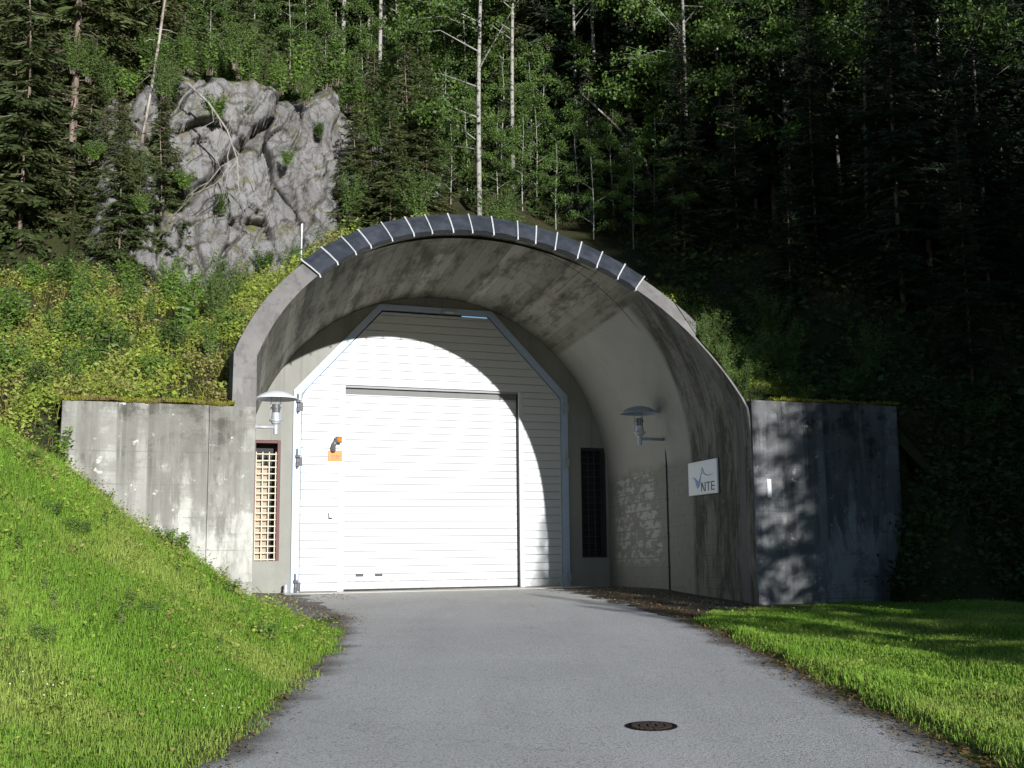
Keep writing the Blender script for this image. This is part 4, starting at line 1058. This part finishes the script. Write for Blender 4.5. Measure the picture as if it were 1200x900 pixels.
# named trees on the left
pine_parts = birch_parts(401, 13, 9.5, 1.2, 500, (.05,.0)); rg = random.Random(9)
for k in range(16):
    z = rg.uniform(2.5, 9.5); a = rg.uniform(0, 6.28); l = rg.uniform(.25, .9); p0 = Vector((.05*z, 0, z)); p1 = p0+Vector((math.cos(a)*l, math.sin(a)*l, rg.uniform(-.3,.1)))
    pine_parts[0].tube([p0, p0.lerp(p1, .5)+Vector((0,0,.04)), p1], [.016,.011,.004], 4, False)
PINE = make_tree('pine', pine_parts, M['palebark'], M['needles'])
x = at(133, 27.6); plant_tree(PINE, x, 27.6, 'leaning pale bare pine trunk left of the rock face', s=1., rz=0., tilt=(0, .045))
for px, Yd, i, s, lb in [(66,27.5,3,.95,'tall spruce with long bare reddish trunk at the forest edge left'),
                         (98,28.6,1,.9,'slim spruce with bare lower trunk beside the reddish spruce'),
                         (45,29.5,1,.8,'short-crowned spruce behind the two bare spruce trunks'),
                         (158,29.6,2,.62,'small bushy olive spruce at the foot of the rock face'),
                         (8,26.8,2,.85,'bushy spruce at the left end of weedy bank')]:
    plant_tree(SPR[i], at(px, Yd), Yd, lb, s=s)
grp = 'spruces in the lit forest left of the rock face'; lb = 'tall green spruce in the sunlit forest left of the rock face'
for px, Yd, i in [(20,31,3),(80,33,0),(120,34,2),(150,37,0),(40,36,2),(100,39,0),(180,40,1),(5,39,0),(60,42,2),(140,44,0),(205,43,1),(170,48,0),(-30,30,0),(-40,36,2),(-60,41,0)]:
    plant_tree(SPR[i], at(px, Yd)+random.uniform(-.3,.3), Yd, lb, grp, s=random.uniform(.85, 1.1))
# birches and spruces above and behind the portal
for px, Yd, i, s, lb in [(563,29.6,0,1.15,'tall leafy birch with white trunk right behind the arch crown'),
                         (604,31.5,1,1.0,'slender birch just right of tall leafy birch'),
                         (706,33.5,1,1.15,'straight white birch trunk standing alone above the right haunch'),
                         (440,33.5,1,1.05,'birch with thin pale stems at the top of the rock face')]:
    plant_tree(BIR[i], at(px, Yd), Yd, lb, s=s)
grp = 'slender birches in the forest behind the portal'; lb = 'slender pale-trunked birch among the forest behind the portal'
for px, Yd in [(395,35),(425,35.5),(447,36.5),(500,37),(530,38),(640,36),(665,39),(735,37),(760,40),(800,36),(845,38),(885,35),(905,39),(925,36.5),(958,35),(985,38),(1000,36),(1018,40),(1045,37),(1075,41),(1110,36),(1140,39),(1172,36),(1195,40),(330,37),(360,40),(290,38),(780,43),(870,43),(1060,33),(815,33),(860,35),(895,34),(940,33),(972,35),(1030,34),(1092,36),(1125,34),(1155,35),(720,34),(680,33.5)]:
    Yd = Yd-4.5 if px > 780 else Yd; plant_tree(BIR[random.choice((1,1,2,0))], at(px, Yd), Yd, lb, grp, s=random.uniform(.85, 1.15), tilt=(random.gauss(0,.03), random.gauss(0,.03)))
for k in range(44):
    u, v = rr4.uniform(-32, -13.5), rr4.uniform(-20, 1); q_ = W(u, v)
    plant_tree(SPR[rr4.choice((0,2,2,1))], q_.x, q_.y, lb, grp, s=rr4.uniform(.6, 1.1))
grp = 'young spruces in the lit forest on the left'; lb = 'young green spruce filling the sunlit forest left of the rock face'
for px, Yd, s in [(128,26.4,.45),(150,26.8,.38),(176,27.2,.5),(186,28,.6),(196,27.4,.35),(88,27.6,.55),(104,27.2,.42),(122,27.4,.5),(146,28.,.55),(168,28.2,.5),(176,29.2,.75),(160,30.5,.8),(74,28.4,.6),(38,27.6,.5),(-6,27.5,.6),(112,28.2,.5),(134,28.6,.62),(28,29.2,.7),(52,31.5,.8),(86,31,.75),(118,31,.8),(150,32,.8),(172,33.5,.8),(2,30.5,.8),(140,35.5,.9),(64,35,.9),(100,36.5,1),(190,35.5,.8),(25,34,.9),(-15,29,.7),(160,41.5,1.1),(120,41,1.1),(80,44,1.1),(30,45,1.2),(0,47,1.2),(195,45,1.2)]:
    plant_tree(SPR[2], at(px, Yd), Yd, lb, grp, s=s)
grp = 'young birches above the rock face'; lb = 'young leafy birch on the slope above the rock face'
for px, Yd, s in [(200,31.5,.5),(232,31.8,.45),(258,32.6,.5),(330,33.2,.5),(375,33.4,.5),(222,34,.7),(250,35.5,.8),(285,34.2,.6),(318,36,.9),(350,34.5,.6),(385,36.5,.9),(420,34.2,.6),(462,35.2,.8),(240,39,1.1),(305,40,1.2),(365,40.5,1.2),(430,39.5,1.2),(490,34,.7),(520,33,.6),(545,34.5,.9),(590,33.5,.7),(625,33,.6),(650,34.5,.8),(505,38.5,1.1),(560,39,1.2),(620,39.5,1.2),(680,36,.8)]:
    plant_tree(BIR[3], at(px, Yd), Yd, lb, grp, s=s)
grp = 'young spruces added to shade the right end of the rock face'; lb = 'young spruce added to shade the right end of the rock face'  # spruces added so that this end of the rock lies dark
for px, Yd, s in [(412,28.6,.42),(432,29.2,.5),(455,28.4,.36),(474,29.4,.5),(498,29.6,.45),(392,28.9,.28)]:
    plant_tree(SPR[2], at(px, Yd), Yd, lb, grp, s=s)
grp = 'birch saplings on the slope behind the arch'; lb = 'small leafy birch sapling on the slope behind the arch'
for px, Yd, s in [(500,31,.35),(528,30.6,.4),(548,31.5,.5),(585,30.4,.4),(615,30,.45),(632,31.2,.5),(655,29.6,.4),(682,30.6,.5),(700,29,.4),(725,30,.5),(748,28.8,.4),(775,29.8,.5),(800,28.4,.4),(590,32.5,.6),(640,33,.6),(520,33.5,.6),(690,33,.6),(742,32,.6),(470,33,.5),(430,33.2,.5)]:
    plant_tree(BIR[3], at(px, Yd), Yd, lb, grp, s=s)
grp = 'sunlit spruces above the rock face'; lb = 'olive green spruce in the forest on top of the rock face'
for px, Yd, i, s in [(215,35,2,.6),(262,32.4,2,.42),(245,38,0,.9),(300,41,2,.9),(345,36,2,.65),(375,42,0,1),(410,38,2,.8),(455,41,0,1),(330,45,0,1),(270,46,1,1.1),(480,35.5,2,.55),(610,34,2,.6),(575,37,0,.8),(520,42,0,1.)]:
    plant_tree(SPR[i], at(px, Yd), Yd, lb, grp, s=s)
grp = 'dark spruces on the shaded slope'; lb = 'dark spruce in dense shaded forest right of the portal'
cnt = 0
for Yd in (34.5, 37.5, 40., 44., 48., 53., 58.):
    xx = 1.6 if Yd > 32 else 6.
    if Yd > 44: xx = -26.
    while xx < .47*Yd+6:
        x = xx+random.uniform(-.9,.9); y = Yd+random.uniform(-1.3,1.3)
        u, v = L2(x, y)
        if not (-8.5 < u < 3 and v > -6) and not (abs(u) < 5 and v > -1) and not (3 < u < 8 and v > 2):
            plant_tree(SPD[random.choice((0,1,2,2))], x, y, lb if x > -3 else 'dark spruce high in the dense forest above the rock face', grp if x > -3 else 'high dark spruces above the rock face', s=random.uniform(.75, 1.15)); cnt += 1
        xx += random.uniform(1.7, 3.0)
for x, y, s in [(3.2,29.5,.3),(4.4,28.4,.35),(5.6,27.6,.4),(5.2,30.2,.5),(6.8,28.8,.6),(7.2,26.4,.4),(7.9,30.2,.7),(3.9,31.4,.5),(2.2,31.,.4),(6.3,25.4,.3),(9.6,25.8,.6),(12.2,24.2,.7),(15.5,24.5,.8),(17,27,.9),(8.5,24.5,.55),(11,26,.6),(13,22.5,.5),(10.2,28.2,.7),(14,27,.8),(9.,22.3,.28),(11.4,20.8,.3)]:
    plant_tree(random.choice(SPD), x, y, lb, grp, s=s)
# shade trees along the right side of the lawn, outside the view: they throw the shade the photo shows
grp = 'tall spruces along the right side of the lawn'; lb = 'tall spruce at the right side of the lawn'
for q_, Yd, s in [(15.9,-2,1.0),(17.0,2,1.0),(19.2,-4,1.1),(21.5,1,1.05),(24,-3,1.1),(26.5,2,1.1),(29,-3,1.12),(31.5,1,1.1),(34.5,-2,1.12),(37.5,2,1.12),(41,-2,1.15),(16.2,-9,1.0),(22.5,-9,1.1),(28,-9,1.15),(34,-9,1.15),(45,0,1.15),(49,-3,1.15),(13.2,5.5,.40),(15.9,4,.95),(18.1,5.5,1.05),(20.4,4,1.1),(22.9,5,1.1),(25.3,4,1.12),(27.9,5,1.12),(30.4,4,1.12),(33,5,1.12),(36,4,1.12),(39.5,5,1.12),(43,4,1.12)]:
    s = s*(1.14 if q_ > 15 else 1.); x = q_-.452*Yd; o = plant_tree(SPD[0], x, Yd, lb, grp, s=s, z=gr_at(x, Yd))
for q_, Yd, s in [(11.2,6.5,.40),(12.4,4.2,.5),(13.6,8.0,.36),(15.6,5,.9),(16,7.5,.9),(18,6,1.),(10.6,2.5,.42)]:
    x = q_-.452*Yd; plant_tree(SPD[2], x, Yd, 'young spruce at the right side of the lawn', 'young spruces at the right side of the lawn', s=s, z=gr_at(x, Yd))

# ------------------------------------------------------------------ shrubs
def shrub_mesh(seed, h, rad, nst, nlf, size, upright=.8):
    rg = np.random.default_rng(seed); b = MB(); P = []; D = []; LN = []
    for k in range(nst):
        th = rg.uniform(0, 2*PI); r = rad*rg.uniform(.2, 1); hh = h*rg.uniform(.6, 1.05)
        p0 = np.array([rg.normal(0,.05), rg.normal(0,.05), -.08]); pe = np.array([math.cos(th)*r, math.sin(th)*r, hh]); pm = p0*.5+pe*.5+np.array([0,0,.10*h])
        b.tube([p0, pm, pe], [.007,.005,.002], 4, False)
        t = rg.uniform(.15, 1, nlf); t2 = t[:, None]
        q = (1-t2)**2*p0+2*t2*(1-t2)*pm+t2**2*pe; a = rg.uniform(0, 2*PI, nlf)
        q = q+rg.normal(0, .05, q.shape)*min(1., rad*2); P.append(q); D.append(np.stack([np.cos(a), np.sin(a), rg.normal(.15,.4,nlf)],1)); LN.append(rg.uniform(*size, nlf)*(1.15-.5*t))
    P = np.concatenate(P); D = np.concatenate(D); LN = np.concatenate(LN)
    V, Q = leaves(P, D, LN, LN*.42, rg)
    return b, np_mesh('leaves', V, Q)
def make_shrub(name, parts, lm):
    t = thing(name, '', 'shrub', (0,0,0)); parts[0].build('stem', M['twig'], t); link('leaves', parts[1], lm, t); return t
SH = [make_shrub('shrub', shrub_mesh(500, .9, .45, 14, 90, (.07,.14)), M['darkleaf']),
      make_shrub('shrub', shrub_mesh(501, .7, .5, 14, 80, (.06,.13)), M['shrubleaf']),
      make_shrub('shrub', shrub_mesh(502, 1.2, .35, 11, 80, (.08,.15)), M['shrubleaf']),
      make_shrub('shrub', shrub_mesh(503, 1.5, .8, 20, 150, (.055,.10)), M['birchleaf'])]
FW = make_shrub('weed', shrub_mesh(504, .62, .09, 4, 40, (.08,.14)), M['weedgreen'])
used_s = []
def plant_shrub(t, p, label, group=None, s=1., cat='shrub'):
    o = t if t.name not in used_s else copy_tree(t)
    if o is t: used_s.append(t.name)
    o.location = p; o.rotation_euler = (0,0,random.uniform(0,6.28)); o.scale = (s,s,s); tag(o, label, cat, group); return o
def pz_(u, v, dz=0): return W(u, v, float(hB(np.array([u]), np.array([v]))[0])+dz)
plant_shrub(SH[0], pz_(-7.35, 3.9), 'dark bushy shrub in the middle of weedy bank above wing wall', s=1.15)
plant_shrub(SH[2], pz_(-5.9, 2.5), 'tall pale green shrub close to the arch on weedy bank', s=1.1)
p = W(-8.12, 8.45); p.z = gr_at(p.x, p.y); plant_shrub(SH[2], p, 'leafy upright weed clump at left end of the wing wall', s=.85)
p = W(-6.35, 8.42); p.z = gr_at(p.x, p.y)-.02; plant_shrub(FW, p, 'single dark upright weed growing before the left wing wall', cat='weed', s=.9)
grp = 'shrubs on the bank above the left wing wall'; lb = 'small green shrub among weeds above the left wing wall'
for u, v, i, s in [(-9.2,1.2,1,.9),(-9.8,3.5,1,.9),(-8.9,5.2,1,.8),(-8.4,6.7,0,.7),(-9.4,7.6,2,.6),(-7.9,2.2,1,1.),(-6.7,5.4,1,.7),(-6.3,4.2,0,.75),(-5.7,4.8,2,.6),(-6.9,.9,2,.8),(-6.1,.6,2,.9),(-5.3,1.4,3,.8),(-5.2,3.2,1,.9),(-7.9,-.4,2,.8),(-10.5,.2,0,1.),(-10.9,2.4,1,1.),(-4.9,.2,3,.9),(-8.2,-1.4,0,.9),(-9.9,5.9,1,.9)]:
    plant_shrub(SH[i], pz_(u, v, -.02), lb, grp, s)
grp = 'tall weeds on the bank above the left wing wall'; lb = 'tall leafy weed stem on the bank above the left wing wall'
rr3 = random.Random(12)
for k in range(46):
    u = rr3.uniform(-12.5,-5.2); v = rr3.uniform(-1.8,7.2)
    if u+.14*v > -4.9: continue
    plant_shrub((FW,SH[2],SH[1],FW)[k % 4], pz_(u, v, -.02), lb, grp, rr3.uniform(.5,1.15)*(1.3 if k % 2 == 0 else .6), 'weed')
grp = 'broad weeds on the grassy bank'; lb = 'small broad-leaved weed clump in the grass of the left bank'
for k in range(30):
    Y = rr3.uniform(9.5,16.5); X = float(np.interp(Y, EY, EL))-rr3.uniform(.5,3.8); u, v = L2(X, Y)
    if v < 8.5 and u > -8.2: continue
    plant_shrub((FW,SH[1])[k % 2], (X, Y, gr_at(X, Y)-.02), lb, grp, rr3.uniform(.22,.5), 'weed')
grp = 'shrubs over the crown of the arch'; lb = 'leafy low shrub growing on the soil over the arch'
for u, v, i, s in [(-3.6,2.2,3,.8),(-2.8,1.2,3,.6),(-1.9,3.4,1,.7),(-.8,2.6,1,.7),(.2,3.6,2,.5),(.9,2.6,3,.6),(1.6,4.0,1,.7),(2.3,3.3,3,.7),(2.9,4.4,1,.7),(3.3,5.0,3,.5),(-2.4,-.5,3,.9),(-.2,-1.,3,.9),(1.4,.5,3,.9),(-4.1,3.4,1,.7)]:
    plant_shrub(SH[i], pz_(u, v, 0), lb, grp, s)
grp = 'shrubs on the shaded slope right of the arch'; lb = 'dim leafy shrub on shaded slope beside the right haunch'
for u, v, i, s in [(4.3,6.6,3,.7),(4.7,7.2,0,.7),(5.2,6.4,3,.8),(4.0,5.6,3,.7),(6.1,7.3,0,.8),(6.9,6.8,3,.8),(7.8,8.6,0,.9),(9.,9.4,3,.9),(10.5,9.2,0,1.),(5.6,5.2,3,.9)]:
    plant_shrub(SH[i], pz_(u, v, -.05), lb, grp, s)
grp = 'bushes on the ledges of the rock face'; lb = 'bright leafy bush clinging to the upper rock face'
for u, v, z, i, s in [(-6.1,-3.4,12.0,3,.8),(-4.9,-3.0,11.6,1,.9),(-5.6,-2.7,9.6,1,.7),(-6.6,-2.3,8.8,1,.6),(-4.4,-3.6,13.2,3,.9),(-2.6,-3.4,12.4,3,.6),(-.8,-3.2,11.3,3,.7),(-1.6,-2.7,9.3,3,.8),(-.4,-2.9,9.4,3,.9),(-6.9,-2.2,7.0,1,.9)]:
    plant_shrub(SH[i], W(u, v+.25, z), lb, grp, s)
grp = 'bushes along the rim of the rock face'; lb = 'leafy bush along the upper rim of the rock face'
rr2 = random.Random(8)
for k in range(26):
    u = -8.2+.40*k+rr2.uniform(-.15,.15); v = -4.3-.22*max(u+3, 0)+rr2.uniform(-.5,.6); plant_shrub(SH[rr2.choice((3,3,1,2))], W(u, v, float(ct(u))-rr2.uniform(.1,1.0)), lb, grp, rr2.uniform(.7,1.25))
grp = 'small plants in clefts of the rock face'; lb = 'small green plant in a cleft of the rock face'
for k in range(16):
    u = rr2.uniform(-7.8,1.6); z = rr2.uniform(7.2,12.2); plant_shrub(SH[rr2.choice((1,3,0))], W(u, -1.75-.30*(z-6)-.22*max(u+3, 0), z), lb, grp, rr2.uniform(.35,.75))
grp = 'mossy tufts along the right shoulder of the arch'; lb = 'low mossy shrub drooping over the right shoulder of the arch'
for k in range(12):
    a_ = R(6+2.2*k); p_ = ring_pt(a_, CR+.30); plant_shrub(SH[(1,3,0)[k % 3]], W(p_.x, -p_.y-.25, p_.z-.22), lb, grp, .42+.1*math.sin(k*2.))
# dead root mass hanging over the rock face
b = MB(); rg = random.Random(21)
main = [Vector((-.9,-.1,1.0)), Vector((-.45,-.25,.55)), Vector((0,-.3,-.1)), Vector((.25,-.32,-.8)), Vector((.3,-.3,-1.5))]
b.tube(main, [.03,.028,.024,.018,.01], 6)
for k in range(11):
    i = rg.choice((1,2,2,3,3)); p = [main[i].lerp(main[i+1] if i < 4 else main[i], rg.random())]; hx = rg.uniform(-.28,.34)
    for j in range(rg.randint(3, 6)): p.append(p[-1]+Vector((hx+rg.gauss(0,.09), rg.gauss(-.03,.05), -rg.uniform(.12,.42))))
    b.tube(p, [.014*(1-.85*j/(len(p)-1)) for j in range(len(p))], 5, False)
    j = rg.randint(1, len(p)-2); b.tube([p[j], p[j]+Vector((rg.gauss(0,.28), -.05, -.3))], [.009,.003], 4, False)
o = b.build('dead_branches', M['deadwood']); o.location = W(-4.75, -2.0, 11.0); o.rotation_euler = (0,0,PHI); tag(o, 'pale dead branches hanging down the middle of the rock face', 'dead branches')
b = MB(); x0 = at(690, 31.); z0 = hill_at(x0, 31.)
b.tube([(0,0,2.4),(.9,.2,1.6),(1.7,.3,.6),(2.0,.4,-.6)], [.02,.04,.05,.06], 6); b.tube([(.9,.2,1.6),(1.2,.1,2.2)], [.018,.005], 4)
o = b.build('fallen_branch', M['palebark']); o.location = (x0, 30.6, z0+.9); tag(o, 'bent pale dead branch leaning on the dark slope above the arch', 'branch')

# ------------------------------------------------------------------ light, sky, camera
ELEV = R(11.6); sdir = Vector((SU+.06*CU, -CU+.06*SU, 0)).normalized()      # horizontal direction towards the sun
world = bpy.data.worlds.new('World'); scene.world = world; world.use_nodes = True
nt = world.node_tree; bg = nt.nodes['Background']; sky = nt.nodes.new('ShaderNodeTexSky'); sky.sky_type = 'NISHITA'; sky.sun_disc = False
sky.sun_elevation = ELEV; sky.sun_rotation = math.atan2(sdir.x, sdir.y); sky.air_density = 1.; sky.dust_density = .2; sky.ozone_density = 3.
nt.links.new(sky.outputs[0], bg.inputs[0]); bg.inputs[1].default_value = .072
ld = bpy.data.lights.new('sun', 'SUN'); ld.energy = 5.0; ld.angle = R(.53); ld.color = (1., .99, .97)
lo = bpy.data.objects.new('sun', ld); COL.objects.link(lo)
sd = Vector((sdir.x*math.cos(ELEV), sdir.y*math.cos(ELEV), math.sin(ELEV))); lo.rotation_euler = (-sd).to_track_quat('-Z', 'Y').to_euler(); lo.location = sd*60

cd = bpy.data.cameras.new('camera'); cam = bpy.data.objects.new('camera', cd); COL.objects.link(cam); scene.camera = cam
cd.sensor_width = 36; cd.sensor_fit = 'HORIZONTAL'; cd.lens = 40.5; cd.clip_end = 1000; cd.clip_start = .1
th = math.atan(191/1350); cr, sr = math.cos(.0097), math.sin(.0097)
R0 = Vector((1,0,0)); U0 = Vector((0,-math.sin(th),math.cos(th))); F0 = Vector((0,math.cos(th),math.sin(th)))
Rv = R0*cr-U0*sr; Uv = R0*sr+U0*cr
mw = Matrix.Identity(4)
for i in range(3): mw[i][0] = Rv[i]; mw[i][1] = Uv[i]; mw[i][2] = -F0[i]
mw[0][3], mw[1][3], mw[2][3] = 0, 0, .95
cam.matrix_world = mw
vs_ = scene.view_settings; vs_.view_transform = 'Standard'; vs_.look = 'None'; vs_.gamma = 1; vs_.exposure = 0.56; vs_.use_curve_mapping = False
scene.render.engine = 'CYCLES'; cy = scene.cycles; cy.max_bounces = 5; cy.diffuse_bounces = 3; cy.glossy_bounces = 2; cy.transmission_bounces = 3; cy.use_denoising = True; cy.use_adaptive_sampling = True; cy.adaptive_threshold = .02
